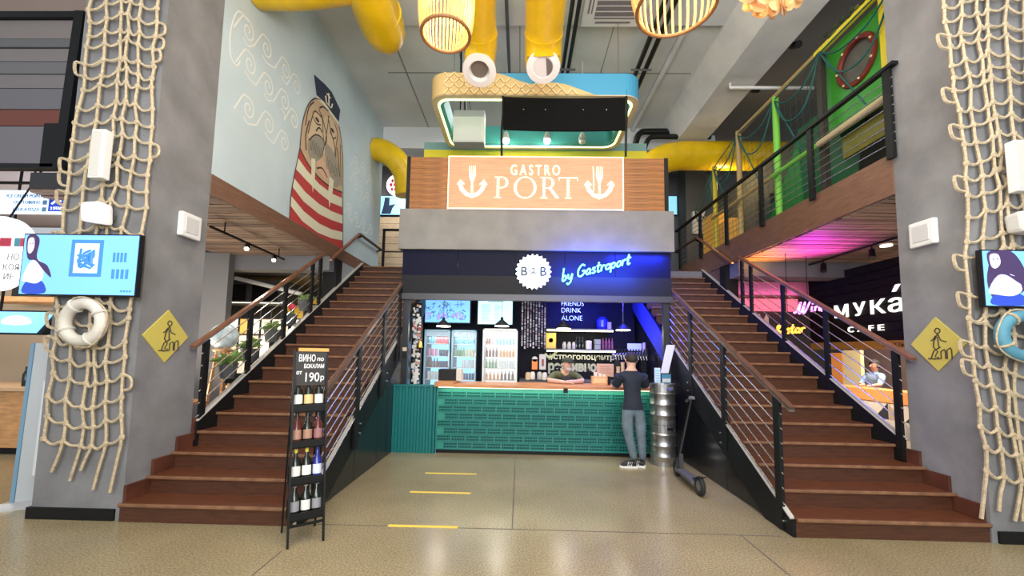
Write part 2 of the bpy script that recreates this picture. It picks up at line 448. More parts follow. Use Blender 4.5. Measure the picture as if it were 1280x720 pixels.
def inner_side(x, sgn, zs, y1, st, Ya):
    """black stringer plate towards the corridor, and the black wall below it"""
    xa, xb = (x, x + .03)
    yb = 9.3
    pts = [(xa, Ya, 0), (xa, Ya + .42, 0), (xa, yb, zs(yb) - .52), (xa, yb, zs(yb)), (xa, Ya + .02, zs(Ya + .02)), (xa, Ya, .16)]
    s = B().prism(pts, (.03, 0, 0)).obj('inner_stringer', black, st)
    e = B().bar((x + .015, Ya + .02, zs(Ya + .02) + .004), (x + .015, 6.7, zs(6.7) + .004), .045, .012).obj('edge_strip', MATS['edge_pale'], s)
    bl = B()
    for Y in (Ya + .06, 5.12, 6.08):
        for dz in ((-.28, -.16) if Y > 4.5 else (-.20, -.08)):
            zz = zs(Y) + dz
            bl.cyl((x + (-.012 if sgn > 0 else .03), Y + .075, zz), (x + (0 if sgn > 0 else .042), Y + .075, zz), .013, 8)
    bl.obj('bolt', steel, s)
zsR = lambda Y: .27 + .57 * (Y - 4.12)
zsL = lambda Y: .25 + .61 * (Y - 4.12)
inner_side(2.50, 1, zsR, 0, stairR, 3.89)
inner_side(-2.03, -1, zsL, 0, stairL, 3.85)
# black gloss panels that close the stairs' flanks, one by one
def flank(x, zs, name):
    ys = [4.35, 5.15, 5.95, 6.75, 7.6, 8.45, 9.3]
    wl = struct(name, B().prism([(x, 4.35, 0), (x, 9.3, 0), (x, 9.3, zs(9.3) - .3), (x, 4.35, max(.05, zs(4.35) - .3))], (.02, 0, 0)), dark)
    for a, b in zip(ys, ys[1:]):
        B().prism([(x - .008, a + .006, 0.01), (x - .008, b - .006, 0.01), (x - .008, b - .006, zs(b) - .45), (x - .008, a + .006, max(.03, zs(a) - .45))], (.036, 0, 0)).obj('panel', blackg, wl)
flank(2.55, zsR, 'wall_right'); flank(-2.066, zsL, 'wall_left')

# ------------------------------------------------------------------ railings
def railing(label, x, posts, rail, zlow, ncab, side, pw=.085, group='stair railings', hm=None):
    """posts: (y, z_bottom, z_top); rail: points; zlow(y): height of the lowest cable"""
    r = thing('stair_railing', label, 'railing', (x, posts[0][0], 0), group)
    for y, zb, zt in posts:
        p = B().box((x - .018, y - pw / 2, zb), (x + .018, y + pw / 2, zt)).obj('post', black, r)
    rp = [V((x, y, z)) for y, z in rail]
    for i, (a, b) in enumerate(zip(rp, rp[1:])):
        B().bar(a, b, .055, .038).obj('handrail', hm or wood_rail, r, bevel=.008)
        B().bar(a - V((0, 0, .026)), b - V((0, 0, .026)), .05, .012).obj('rail_bracket', grey_m, r)
    ya, yb = posts[0][0] - .06, posts[-1][0] + .03
    zr = lambda y: rail[0][1] + (rail[-1][1] - rail[0][1]) * (y - rail[0][0]) / (rail[-1][0] - rail[0][0])
    for i in range(ncab):
        f = (i + .35) / (ncab + .1)
        a = V((x, ya, zlow(ya) + (zr(ya) - .06 - zlow(ya)) * f)); b = V((x, yb, zlow(yb) + (zr(yb) - .06 - zlow(yb)) * f))
        B().cyl(a, b, .0065, 6).obj('cable', steel, r, smooth=True)
    return r
zR = lambda y: 1.17 + .525 * (y - 3.86)
railing('cable railing with wooden handrail between the right staircase and the scooter', 2.50, [(4.06, .02, zR(4.06) - .03), (5.09, zsR(5.09) - .35, zR(5.09) - .03), (6.04, zsR(6.04) - .35, zR(6.04) - .03), (6.9, zsR(6.9) - .3, zR(6.9) - .03)],
        [(3.84, zR(3.84)), (7.0, zR(7.0))], zsR, 7, 1, hm=wood_rail_d)
zL = lambda y: 1.197 + .61 * (y - 4.146)
railing('cable railing with wooden handrail behind the black wine rack', -1.975, [(4.06, .02, zL(4.06) - .03), (5.0, zsL(5.0) - .35, zL(5.0) - .03), (5.88, zsL(5.88) - .35, zL(5.88) - .03), (6.6, zsL(6.6) - .3, zL(6.6) - .03)],
        [(3.84, zL(3.84)), (6.72, zL(6.72))], zsL, 7, -1, hm=wood_rail_d)
zLo = lambda y: 1.661 + .614 * (y - 4.554)
railing('outer cable railing of the left staircase, along the green plants', -3.66, [(y, znL(y) - .1, zLo(y) - .03) for y in (4.70, 5.45, 6.23, 7.0, 7.27)], [(4.5, zLo(4.5)), (7.36, zLo(7.36))], lambda y: znL(y) + .13, 6, -1, .075)
zRo = lambda y: 1.655 + .565 * (y - 4.496)
railing('outer cable railing of the right staircase, in front of the neon signs', 4.20, [(y, znR(y) - .1, zRo(y) - .03) for y in (4.66, 5.67, 6.56, 7.45, 7.74)], [(4.45, zRo(4.45)), (7.85, zRo(7.85))], lambda y: znR(y) + .13, 6, 1, .075)
def wall_rail(label, x, pts, sgn):
    r = thing('wall_handrail', label, 'handrail', (x, pts[0][0], pts[0][1]), 'wall handrails')
    for (a, za), (b, zb) in zip(pts, pts[1:]):
        B().bar((x, a, za), (x, b, zb), .05, .04).obj('rail', wood_rail if za != zb else M('dark_wood_rail', (.07, .035, .025), .5), r)
    for y, z in (pts[1], pts[2]):
        B().bar((x, y - (.12 if z == pts[2][1] and y == pts[2][0] else -.1), z - .03), (x + sgn * .09, y - (.12 if y == pts[2][0] else -.1), z - .06), .03, .03).obj('bracket', black, r)
wall_rail('dark wooden handrail bent level, fixed to the blue mural wall', -3.61, [(7.55, 3.32), (8.83, 4.2), (10.3, 4.2)], -1)
wall_rail('dark wooden handrail bent level, under the gallery fascia on the right', 4.17, [(8.02, 3.46), (9.58, 4.42), (11.0, 4.42)], 1)
# ------------------------------------------------------------------ mural on the left wall (flat painted shapes)
mural = thing('wall_mural', 'painted sailor walrus in red-striped jersey on the pale blue wall', 'mural', (XL, 7.2, 3.7))
def decal(name, pts, mat, lift, parent=None, smooth=0):
    P = [(XL + lift, y, z) for y, z in pts]
    if smooth: P = smooth_path(P, smooth, True)
    return B().prism(P, (.003, 0, 0)).obj(name, mat, parent or mural)
body = decal('jersey', [(6.26,3.69),(6.26,4.08),(6.33,4.48),(6.43,4.94),(6.71,4.80),(7.11,4.73),(7.6,4.75),(8.05,4.84),(8.13,4.38),(8.22,3.69)], red_m, 0)
for p in ([(6.38,4.76),(6.67,4.68),(7.12,4.62),(7.61,4.64),(8.06,4.72),(8.08,4.54),(7.63,4.46),(7.14,4.46),(6.7,4.5),(6.34,4.55)],
          [(6.31,4.38),(6.68,4.29),(7.16,4.26),(7.65,4.3),(8.13,4.38),(8.15,4.21),(7.67,4.13),(7.18,4.08),(6.65,4.11),(6.3,4.22)],
          [(6.28,4.06),(6.67,3.95),(7.2,3.91),(7.69,3.95),(8.17,4.04),(8.19,3.87),(7.71,3.78),(7.17,3.73),(6.64,3.77),(6.28,3.9)]):
    decal('stripe', p, cream, .002, body)
head = decal('head', [(6.43,4.94),(6.45,5.33),(6.54,5.67),(6.66,5.89),(6.81,6.05),(7.0,6.15),(7.28,6.21),(7.55,6.19),(7.77,6.09),(7.93,5.79),(8.04,5.3),(8.05,4.84),(7.6,4.75),(7.11,4.73),(6.71,4.8)], tan, .001)
decal('face', [(6.65,5.32),(6.73,5.61),(6.83,5.83),(7.09,5.85),(7.33,6.05),(7.57,6.03),(7.71,5.9),(7.68,5.6),(7.65,5.33),(7.37,5.28),(7.05,5.22),(6.81,5.15)], M('mural_skin', (.60, .44, .28), .7), .003, head)
decal('muzzle', [(6.68,5.21),(6.88,5.42),(7.1,5.49),(7.22,5.42),(7.14,5.14),(6.98,4.98),(6.79,4.91),(6.68,5.03)], mgrey, .005, head, 3)
decal('muzzle', [(7.24,5.43),(7.46,5.49),(7.7,5.39),(7.9,5.22),(7.91,4.94),(7.71,4.82),(7.49,4.95),(7.32,5.17)], mgrey, .005, head, 3)
decal('chin', [(6.98,5.0),(7.17,5.12),(7.39,5.07),(7.58,4.88),(7.31,4.79),(7.07,4.84)], M('mural_pink', (.62, .38, .26), .7), .004, head)
decal('tusk', [(6.80,4.95),(6.93,4.99),(6.95,4.68),(6.91,4.38),(6.83,4.68)], cream, .007, head)
decal('tusk', [(7.49,4.93),(7.66,4.92),(7.63,4.62),(7.54,4.34),(7.47,4.64)], cream, .007, head)
for c in ((6.92, 5.72), (7.5, 5.85)):
    decal('eye', [(c[0] + .07 * math.cos(a * PI / 5), c[1] + .035 * math.sin(a * PI / 5)) for a in range(10)], mline, .007, head)
ln = B()
for pts in ([(6.65,5.32),(6.73,5.61),(6.83,5.83),(7.09,5.85)], [(6.95,5.95),(7.1,5.82),(7.15,5.6),(7.22,5.42)], [(7.33,6.05),(7.3,5.8),(7.24,5.45)], [(7.57,6.03),(7.71,5.9),(7.68,5.6),(7.7,5.39)],
            [(6.43,4.94),(6.45,5.33),(6.54,5.67),(6.66,5.89),(6.81,6.05),(7.0,6.15)], [(7.77,6.09),(7.93,5.79),(8.04,5.3),(8.22,3.69)], [(6.26,3.69),(6.26,4.08),(6.33,4.48),(6.43,4.94)],
            [(6.68,5.21),(6.88,5.42),(7.1,5.49),(7.22,5.42),(7.14,5.14)], [(6.75,5.7),(6.9,5.64),(7.05,5.7)], [(7.4,5.78),(7.55,5.72),(7.66,5.8)], [(6.43,4.94),(6.71,4.8),(7.11,4.73),(7.6,4.75),(8.05,4.84)], [(6.55,5.4),(6.62,5.75),(6.78,5.97)], [(7.85,5.75),(7.93,5.3),(7.98,4.95)]):
    ln.tube(smooth_path([(XL + .008, y, z) for y, z in pts], 4), .012, 4)
for c0, c1, zz in ((6.74, 7.14, 5.2), (7.34, 7.84, 5.15)):
    for k in range(9): ln.tube([(XL + .009, c0 + (c1 - c0) * k / 9, zz - .14 + .02 * (k % 3)), (XL + .009, c0 + (c1 - c0) * (k + .5) / 9, zz + .10 - .03 * (k % 2))], .006, 4)
for pts in ([(6.62,5.0),(6.58,5.25),(6.66,5.55)], [(7.05,5.9),(7.22,5.72),(7.3,5.55),(7.24,5.42)], [(7.3,6.02),(7.42,5.82),(7.62,5.6),(7.66,5.42)], [(6.9,5.5),(7.0,5.62),(7.12,5.6)], [(7.0,4.86),(7.2,4.95),(7.4,4.86)], [(7.72,5.62),(7.82,5.4),(7.9,5.1)], [(6.98,5.98),(7.1,6.08),(7.3,6.12)]):
    ln.tube(smooth_path([(XL + .009, y, z) for y, z in pts], 4), .015, 4)
for v in ln.bm.verts: v.co.x = XL + .008 + (v.co.x - XL - .008) * .2
ln.obj('outline', mline, mural)
hat = decal('cap', [(6.73,6.44),(7.12,6.53),(7.39,6.56),(7.78,6.44),(7.74,6.15),(7.44,6.16),(7.16,6.18),(6.86,6.13)], mnavy, .004)
decal('cap_band', [(6.86,6.14),(7.15,6.19),(7.44,6.17),(7.74,6.16),(7.73,6.10),(7.42,6.11),(7.14,6.12),(6.84,6.08)], cream, .006, hat)
an = B(); ax = XL + .009
an.tube([(ax, 7.27, 6.45), (ax, 7.3, 6.24)], .014, 5); an.tube(smooth_path([(ax, 7.16, 6.33), (ax, 7.2, 6.24), (ax, 7.3, 6.23), (ax, 7.4, 6.25), (ax, 7.43, 6.34)], 4), .014, 5); an.tube([(ax, 7.2, 6.4), (ax, 7.35, 6.41)], .012, 5)
an.obj('anchor', cream, hat)

# white wave curls painted on the wall
def curl_row(centers, rad, flip=1):
    pts = []
    for i, (y, z) in enumerate(centers):
        r = rad * (1 - .04 * i)
        sp = []
        for k in range(15):
            a = k / 14 * 3.4 * PI
            rr = r * (.16 + .84 * (k / 14))
            sp.append((y + rr * math.cos(a + 2.3) * .8, z + rr * math.sin(a + 2.3)))
        pts += sp
        if i + 1 < len(centers):
            y2 = centers[i + 1][0]
            pts.append(((y + y2) / 2 + .02, z - r * 1.15))
            sp0 = centers[i + 1]
            pts.append((sp0[0] - r * .75, sp0[1] + r * .3))
            # the spiral is entered from outside: run the next one inwards
            sp2 = []
            for k in range(15):
                a = (14 - k) / 14 * 3.4 * PI
                rr = r * (.16 + .84 * ((14 - k) / 14))
                sp2.append((sp0[0] + rr * math.cos(a + 2.3) * .8, sp0[1] + rr * math.sin(a + 2.3)))
    return pts
def flat(b):
    """paint lies flat on the wall"""
    for v in b.bm.verts: v.co.x = XL + .0022 + (v.co.x - XL - .014) * .12
    return b
def one_curl(y, z, r, nxt):
    """tail from the trough on the left, over the crest and spiralling in"""
    p = [(y - r * 1.6, z - r * 1.0), (y - r * 1.25, z - r * .3), (y - r * .7, z + r * .75)]
    for k in range(13):
        a = 2.0 - k / 12 * 2.9 * PI; rr = r * (1 - .86 * k / 12)
        p.append((y + rr * .8 * math.cos(a), z + rr * math.sin(a)))
    return p
def link(y, z, r, y2, z2):
    return [(y - r * .5, z - r * .95), (y + r * .1, z - r * 1.25), (y2 - r * 1.6, z2 - r * 1.0)]
curls = thing('painted_curls', 'white wave curls painted on the blue wall beside the walrus', 'wall painting', (XL, 5, 5))
for row, r in (([(5.05,5.85),(5.44,5.91),(5.91,5.93),(6.23,5.89)], .16), ([(5.13,5.44),(5.53,5.4),(5.94,5.44),(6.22,5.30)], .16), ([(5.16,4.83),(5.6,4.87),(6.0,4.81)], .16),
               ([(8.66,5.73),(9.09,5.8),(9.58,5.72)], .15), ([(8.65,5.35),(9.01,5.32),(9.4,5.22),(9.8,5.25)], .15), ([(8.45,4.6),(8.85,4.55),(9.24,4.55),(9.73,4.56)], .14)):
    for i, (y, z) in enumerate(row):
        b = B().tube([(XL + .014, q.x, q.y) for q in smooth_path([V((a, c, 0)) for a, c in one_curl(y, z, r, None)], 3)], .013, 5)
        if i: 
            py, pz = row[i - 1]
            b.tube([(XL + .014, q.x, q.y) for q in smooth_path([V((a, c, 0)) for a, c in link(py, pz, r, y, z)], 4)], .012, 5)
        flat(b).obj('curl', curl_m, curls)
b = B().tube([(XL + .014, q.x, q.y) for q in smooth_path([V(p) for p in ((5.05, 5.98, 0), (4.85, 5.95, 0), (4.75, 5.6, 0), (4.78, 5.3, 0), (4.9, 5.25, 0), (4.95, 5.35, 0))], 5)], .013, 5)
flat(b).obj('curl', curl_m, curls)

# ------------------------------------------------------------------ bar box: concrete band, wood cladding, black panel
bar = struct('wall_bar', B().box((-2.04, 6.6, 3.31), (2.5, 9.4, 3.99)), M('band_concrete', (.21, .20, .185), .8, noise=.12, nscale=3))
B().box((-1.96, 6.66, 3.99), (2.42, 9.2, 4.9)).obj('cladding_core', black, bar)
pl = {}
for x0, x1 in ((-1.9, -1.24), (-1.24, 1.66), (1.66, 2.36)):
    me = B().box((x0 + .002, 6.615, -.05), (x1 - .002, 6.66, .05)).mesh('plank', wood_sign, bevel=.004)
    for i in range(9):
        inst(me, 'plank', bar, (0, random.uniform(-.003, .003), 4.04 + i * .1005))
for x in (-1.95, 2.36): B().box((x, 6.605, 3.99), (x + .06, 6.66, 4.9)).obj('corner_profile', black, bar)
panel_m = M('panel_navy_black', (.0045, .0055, .020), .55, spec=.12)
for x0, x1 in ((-1.98, -1.05), (-1.05, -.1), (-.1, .72), (.72, 1.55), (1.55, 2.46)):
    B().box((x0 + .004, 6.66, 2.88), (x1 - .004, 6.70, 3.31)).obj('panel', panel_m, bar)
B().box((-1.98, 6.64, 2.57), (2.46, 6.70, 2.88)).obj('lower_panel', M('panel_dark_grey', (.013, .013, .016), .6, spec=.2), bar)
B().box((-1.98, 6.6, 2.47), (2.46, 6.70, 2.57)).obj('lintel', M('lintel_grey', (.05, .05, .055), .4, .3), bar)
for x in (-1.94, 2.33): B().box((x, 6.67, 0), (x + .1, 6.74, 2.5)).obj('post', M('post_dark', (.012, .013, .015), .4), bar)
struct('wall_back', B().box((-2.04, 8.95, 0), (2.5, 9.05, 3.31)), M('bar_back_wall', (.006, .0065, .010), .7, spec=.15))
struct('ceiling', B().box((-1.99, 6.7, 3.2), (2.49, 8.95, 3.31)), M('bar_ceiling', (.02, .02, .025), .7))
for z0, z1, mt in ((4.9, 5.99, yellow2), (5.99, 6.16, M('parapet_teal', (.20, .36, .33), .6))):
    tag(B().box((-2.15, 8.5, z0), (2.66, 8.6, z1)).obj('roof_board', mt), 'yellow board standing on the kiosk roof above the sign' if mt is yellow2 else 'pale teal board along the top of the yellow roof board', 'board')

# illuminated GASTRO PORT sign
sg = thing('illuminated_sign', 'backlit peach sign reading GASTRO PORT on the wood cladding', 'sign', (.21, 6.6, 3.98))
pm = M('sign_panel', (.56, .25, .13), .45, emit=.17, ecol=(1, .36, .20), noise=.18, nscale=3, stretch=(1, 1, 16))
B().box((-1.22, 6.555, 3.995), (1.65, 6.585, 4.875)).obj('panel', pm, sg)
fr = B()
for a, b in (((-1.24, 6.55, 4.871), (1.67, 6.59, 4.885)), ((-1.24, 6.55, 3.985), (1.67, 6.59, 3.996)), ((-1.24, 6.55, 3.985), (-1.228, 6.59, 4.885)), ((1.658, 6.55, 3.985), (1.67, 6.59, 4.885))): fr.box(a, b)
fr.obj('edge_light', E_('sign_edge', (1, .80, .58), .9), sg)
text('lettering', 'GASTRO', .25, glow_sign, sg, (-.20, 6.55, 4.565), width=.82, bold=.003, space=1.45)
def serif(ch, x, z, h):
    """roman capitals drawn as thin prisms"""
    b = B(); t = h * .085; y = 6.548
    def R(x0, z0, x1, z1): b.box((x + x0 * h, y, z + z0 * h), (x + x1 * h, y + .006, z + z1 * h))
    def arc(cx, cz, rx, rz, a0, a1, wd, n=14):
        for i in range(n):
            p, q = a0 + (a1 - a0) * i / n, a0 + (a1 - a0) * (i + 1) / n
            P = lambda a, s: (x + (cx + (rx - s * wd * abs(math.cos(a)) ** .6 - s * .025) * math.cos(a)) * h, y, z + (cz + (rz - s * .05) * math.sin(a)) * h)
            b.prism([P(p, 0), P(q, 0), P(q, 1), P(p, 1)], (0, .006, 0))
    if ch in 'PR':
        R(.10, 0, .21, 1); R(.0, 0, .32, .04); R(.0, .96, .35, 1)
        arc(.33, .73, .30, .27, -PI / 2, PI / 2, .10); R(.2, .955, .36, 1); R(.2, .46, .36, .50)
    if ch == 'R':
        b.prism([(x + .36 * h, y, z + .48 * h), (x + .50 * h, y, z + .48 * h), (x + .84 * h, y, z + .03 * h), (x + .84 * h, y, z), (x + .70 * h, y, z)], (0, .006, 0))
    if ch == 'O': arc(.5, .5, .52, .52, 0, 2 * PI, .10, 28)
    if ch == 'T':
        R(.38, 0, .49, 1); R(.28, 0, .59, .04); R(0, .95, .87, 1); R(0, .84, .03, 1); R(.84, .84, .87, 1)
    return b
for ch, x in (('P', -.46), ('O', -.135), ('R', .30), ('T', .60)):
    serif(ch, x, 4.17, .36).obj('letter', glow_sign, sg)
def fork_anchor(cx, name, knife=False):
    b = B(); y = 6.548
    def poly(p): b.prism([(cx + a, y, 4.16 + c) for a, c in p], (0, .006, 0))
    for i in range(4):
        x = -.054 + i * .031; poly([(x, .40), (x + .015, .40), (x + .012, .56), (x + .003, .56)])
    poly([(-.054, .41), (.054, .41), (.05, .36), (.03, .31), (.016, .27), (.016, .04), (-.016, .04), (-.016, .27), (-.03, .31), (-.05, .36)])
    out = [(-.24, .25), (-.20, .14), (-.12, .05), (0, 0), (.12, .05), (.20, .14), (.24, .25), (.17, .25), (.14, .17), (.08, .10), (0, .07), (-.08, .10), (-.14, .17), (-.17, .25)]
    for i in range(6):
        poly([out[i], out[i + 1], out[12 - i], out[13 - i]])
    for s in (-1, 1): poly([(s * .12, .24), (s * .255, .235), (s * .195, .32)] if s > 0 else [(-.12, .24), (-.195, .32), (-.255, .235)])
    if knife: poly([(-.11, .55), (-.10, .57), (-.09, .45), (-.085, .14), (-.098, .14)])
    b.obj(name, glow_sign, sg)
fork_anchor(-.835, 'anchor_emblem'); fork_anchor(1.27, 'anchor_emblem', True)

# B2B bottle-cap lamp and the neon lettering beside it
lg = thing('bottle_cap_sign', 'round glowing white bottle-cap sign with B2B on the dark panel', 'sign', (.2, 6.62, 2.94))
n = 23; P = []
for i in range(n * 4):
    a = 2 * PI * i / (n * 4); r = .272 + .020 * math.cos(n * a)
    P.append((.2 + r * math.cos(a), 6.53, 2.94 + r * math.sin(a)))
B().prism(P, (0, .05, 0)).obj('cap', glow_logo, lg)
inkm = M('sign_ink', (.03, .06, .08), .7)
for s, x in (('B', .045), ('B', .355)): text('letter', s, .21, inkm, lg, (x, 6.524, 2.87), align='CENTER', depth=.005, bold=.004)
text('numeral', '2', .12, inkm, lg, (.2, 6.524, 2.915), align='CENTER', depth=.005, bold=.003)
B().torus((.2, 6.526, 2.957), .058, .007, 'Y', 20, 5).obj('ring', inkm, lg)
B().ball((.2, 6.527, 3.11), .012).obj('hop', inkm, lg)
B().box((.06, 6.58, 2.8), (.34, 6.64, 3.08)).obj('back_box', black, lg)

STROKES = {  # pen strokes of a running hand, unit x-height
 'b': ([[(.05, 1.9), (.1, .1), (.35, 0), (.5, .35), (.3, .75), (.1, .5)]], .62), 'y': ([[(.05, .8), (.1, .25), (.35, .1), (.5, .75), (.45, -.4), (.2, -.75), (.05, -.5)]], .62),
 'G': ([[(.75, 1.5), (.4, 1.75), (.08, 1.1), (.15, .2), (.5, 0), (.8, .4), (.8, .75), (.5, .75)]], .95), 'a': ([[(.5, .7), (.25, .85), (.05, .4), (.2, .02), (.45, .3), (.5, .7), (.5, .1), (.62, 0)]], .66),
 's': ([[(.4, .75), (.2, .85), (.1, .62), (.38, .3), (.3, .02), (.05, .1)]], .5), 't': ([[(.2, 1.5), (.18, .2), (.32, 0), (.45, .15)], [(0, .95), (.45, 1.0)]], .5),
 'r': ([[(.08, .85), (.1, 0)], [(.1, .5), (.25, .82), (.45, .78)]], .5), 'o': ([[(.3, .85), (.06, .5), (.2, .03), (.48, .2), (.5, .65), (.3, .85)]], .6),
 'p': ([[(.05, .85), (.08, -.55)], [(.08, .6), (.3, .85), (.52, .5), (.35, .05), (.1, .2)]], .62), 'W': ([[(-.35, .2), (-.2, .05), (-.05, .5), (.15, 1.7), (.12, .1), (.3, 0), (.55, 1.6), (.5, .1), (.68, 0), (.98, 1.55)]], 1.15),
 'i': ([[(.1, .8), (.1, .1), (.25, .05)], [(.1, 1.15), (.13, 1.22)]], .35), 'n': ([[(.05, .8), (.08, 0)], [(.08, .5), (.3, .85), (.42, .5), (.44, .08), (.56, .04)]], .62),
 'e': ([[(.08, .42), (.42, .5), (.4, .8), (.15, .8), (.05, .35), (.2, 0), (.5, .15)]], .55), '&': ([[(.6, .1), (.2, 1.1), (.3, 1.5), (.45, 1.2), (.1, .5), (.15, .05), (.45, .05), (.62, .5)]], .75), ' ': ([], .45)}
def neon(txt, name, parent, mat, org, h, width, slope=0, slant=.2, r=.012):
    tot = sum(STROKES[c][1] for c in txt); k = width / tot; x = 0
    for c in txt:
        if STROKES[c][0]:
            b = B()
            for st in STROKES[c][0]:
                b.tube([V(org) + V(((x + q.x + slant * q.y) * k, 0, q.y * h + slope * (x + q.x) * k)) for q in smooth_path([(u, v, 0) for u, v in st], 5)], r, 6)
            b.obj('letter', mat, parent, smooth=True)
        x += STROKES[c][1]
ng = thing('neon_lettering', 'blue-white neon script reading by Gastroport on the dark panel', 'neon sign', (1.2, 6.63, 2.8))
neon('by Gastroport', 'letter', ng, glow_neon_b, (.66, 6.6, 2.80), .11, 1.12, .27, .12, .013)
light('neon_blue_light', 'AREA', (1.25, 6.35, 2.95), 60, (.03, .10, 1), 1.3, .25, (1.25, 6.66, 2.95))
light('bar_blue_led', 'AREA', (1.9, 6.55, 3.25), 40, (.02, .05, 1), .9, .05, (1.9, 6.66, 2.9))
# ------------------------------------------------------------------ bar counter
ct = thing('bar_counter', 'bar counter faced with rows of green slotted crates under a wooden worktop', 'counter', (.43, 6.9, 0))
B().box((-1.33, 6.68, .07), (2.2, 7.2, 1.05)).obj('carcass', M('crate_backing', (.025, .24, .19), .4), ct)
B().box((-1.33, 6.70, 0), (2.2, 7.18, .07)).obj('plinth', black, ct)
def crate_mesh():
    b = B().m(0).box((-.112, 0, -.05), (.112, .03, .05))
    b.m(1)
    for r in (-.023, .021):
        for i in range(8):
            x = -.094 + i * .0262
            b.box((x, -.0015, r - .014 + .004 * (i % 2)), (x + .017, .004, r + .015))
    return b.mesh('crate', [crate_m, slot_m])
cm = crate_mesh()
for row in range(8):
    off = (0, .11, .02, .12, .0, .11, .0, .11)[7 - row] - .0
    for i in range(15):
        x = -1.21 + off + i * .2335
        if x > 2.1: continue
        inst(cm, 'crate', ct, (x - .43, 6.655 - 6.9 + random.uniform(-.003, .003), .128 + row * .1155))
B().box((-1.34, 6.645, .065), (2.2, 6.68, .078)).box((-1.335, 6.65, .07), (-1.322, 6.70, 1.05)).obj('edge_rail', crate_m, ct)
B().box((-1.05, 6.55, 1.055), (2.44, 6.66, 1.105)).box((-1.05, 6.66, 1.055), (2.32, 7.3, 1.105)).obj('worktop', wood_ctr, ct, bevel=.006)
B().box((-1.36, 6.55, 1.06), (-1.05, 7.3, 1.14)).obj('raised_worktop', wood_ctr, ct, bevel=.006)
B().box((-1.3, 6.6, 1.045), (2.15, 6.615, 1.055)).obj('light_strip', E_('counter_led', (.95, 1, .75), 3), ct)
B().box((.70, 6.545, 1.0), (.77, 6.57, 1.075)).obj('latch', black, ct)
light('counter_strip_light', 'AREA', (.42, 6.585, 1.04), 6, (.95, 1, .62), 3.3, .04, (.42, 6.63, .2))

tp = []
n = 7
for i in range(n):
    x = -2.035 + i * .1; 
    tp += [(x, 6.63), (x + .035, 6.63), (x + .05, 6.655), (x + .085, 6.655)]
prof = [(x, y, 0) for x, y in tp] + [(tp[-1][0], 6.72, 0), (-2.035, 6.72, 0)]
b = B()
for (x0, y0), (x1, y1) in zip(tp, tp[1:]):
    b.hexa([(x0, y0, 0), (x1, y1, 0), (x1, 6.72, 0), (x0, 6.72, 0), (x0, y0, 1.07), (x1, y1, 1.07), (x1, 6.72, 1.07), (x0, 6.72, 1.07)])
tc_ = thing('container_panel', 'teal corrugated container-steel panel at the left end of the bar', 'panel', (-1.7, 6.65, 0))
b.obj('corrugated_sheet', teal, tc_)
B().box((-2.04, 6.62, 1.05), (-1.345, 6.73, 1.08)).obj('top_rail', teal, tc_)
B().box((-1.365, 6.615, 0), (-1.345, 6.73, 1.08)).obj('corner_post', teal, tc_)

# ------------------------------------------------------------------ fridges and drinks
def fridge(x0, x1, z1, gl, label, shelves, logo=True):
    f = thing('drinks_fridge', label, 'fridge', ((x0 + x1) / 2, 8.5, 0), 'glass-door drinks fridges')
    t = .03
    B().box((x0, 8.25, 0), (x0 + t, 8.8, z1)).box((x1 - t, 8.25, 0), (x1, 8.8, z1)).box((x0, 8.25, z1 - .03), (x1, 8.8, z1)).box((x0, 8.25, 0), (x1, 8.8, .15)).obj('cabinet', white if gl is glow_fridge_w else darkgrey, f)
    B().box((x0 + t, 8.76, .15), (x1 - t, 8.8, z1 - .03)).obj('light_panel', gl, f)
    B().box((x0 + t, 8.26, z1 - .13), (x1 - t, 8.3, z1 - .03)).obj('header', M('fridge_header_' + gl.name, (.35, .5, .6) if gl is glow_fridge else (.6, .62, .62), .5, emit=.35), f)
    for z in shelves: B().box((x0 + t, 8.3, z - .012), (x1 - t, 8.76, z)).obj('shelf', white, f)
    d = B()
    d.box((x0, 8.2, .1), (x0 + .028, 8.245, z1)).box((x1 - .028, 8.2, .1), (x1, 8.245, z1)).box((x0, 8.2, z1 - .03), (x1, 8.245, z1)).box((x0, 8.2, .1), (x1, 8.245, .15))
    dr = d.obj('door', white if gl is glow_fridge_w else M('door_frame_blue_glow', (.25, .42, .52), .4, emit=.25), f)  # fridge light on the blue frame put into its colour as a faint glow
    B().box((x0 + .028, 8.215, .15), (x1 - .028, 8.225, z1 - .03)).obj('glass', glass_m, dr)
    B().box((x1 - .025, 8.17, 1.2), (x1 - .01, 8.2, 1.6)).obj('handle', steel, dr)
    light('fridge_light', 'AREA', ((x0 + x1) / 2, 8.35, z1 - .15), 3.5, (.65, .88, 1) if gl is glow_fridge else (1, 1, 1), x1 - x0 - .1, .1, ((x0 + x1) / 2, 8.5, 1))
    return f
def can_mesh(name, r, h, col, neck=False):
    pr = [(r * .85, 0), (r, .008), (r, h * .92), (r * .8, h)] if not neck else [(r * .9, 0), (r, .01), (r, h * .58), (r * .4, h * .78), (r * .36, h)]
    me = B().lathe(pr, n=10).mesh(name, M('drink_' + name, col, .3), smooth=True)
    return me
def drinks(cat, me, x0, x1, y, z, n, label, group, tint=None):
    for i in range(n):
        o = bpy.data.objects.new(cat, me); COL.objects.link(o); ORG[o.name] = V((0, 0, 0))
        o.location = (x0 + (x1 - x0) * (i + .5) / n, y + random.uniform(-.01, .01), z)
        o.rotation_euler = (0, 0, random.uniform(0, 6))
        tag(o, label + (', %s from left' % ORD[i] if n > 1 else ''), cat, group)
ORD = ('first', 'second', 'third', 'fourth', 'fifth', 'sixth', 'seventh')
c_red = can_mesh('red_can', .03, .165, (.62, .10, .12)); c_teal = can_mesh('teal_bottle', .027, .185, (.05, .25, .32), True); c_pink = can_mesh('pink_can', .03, .15, (.75, .25, .45))
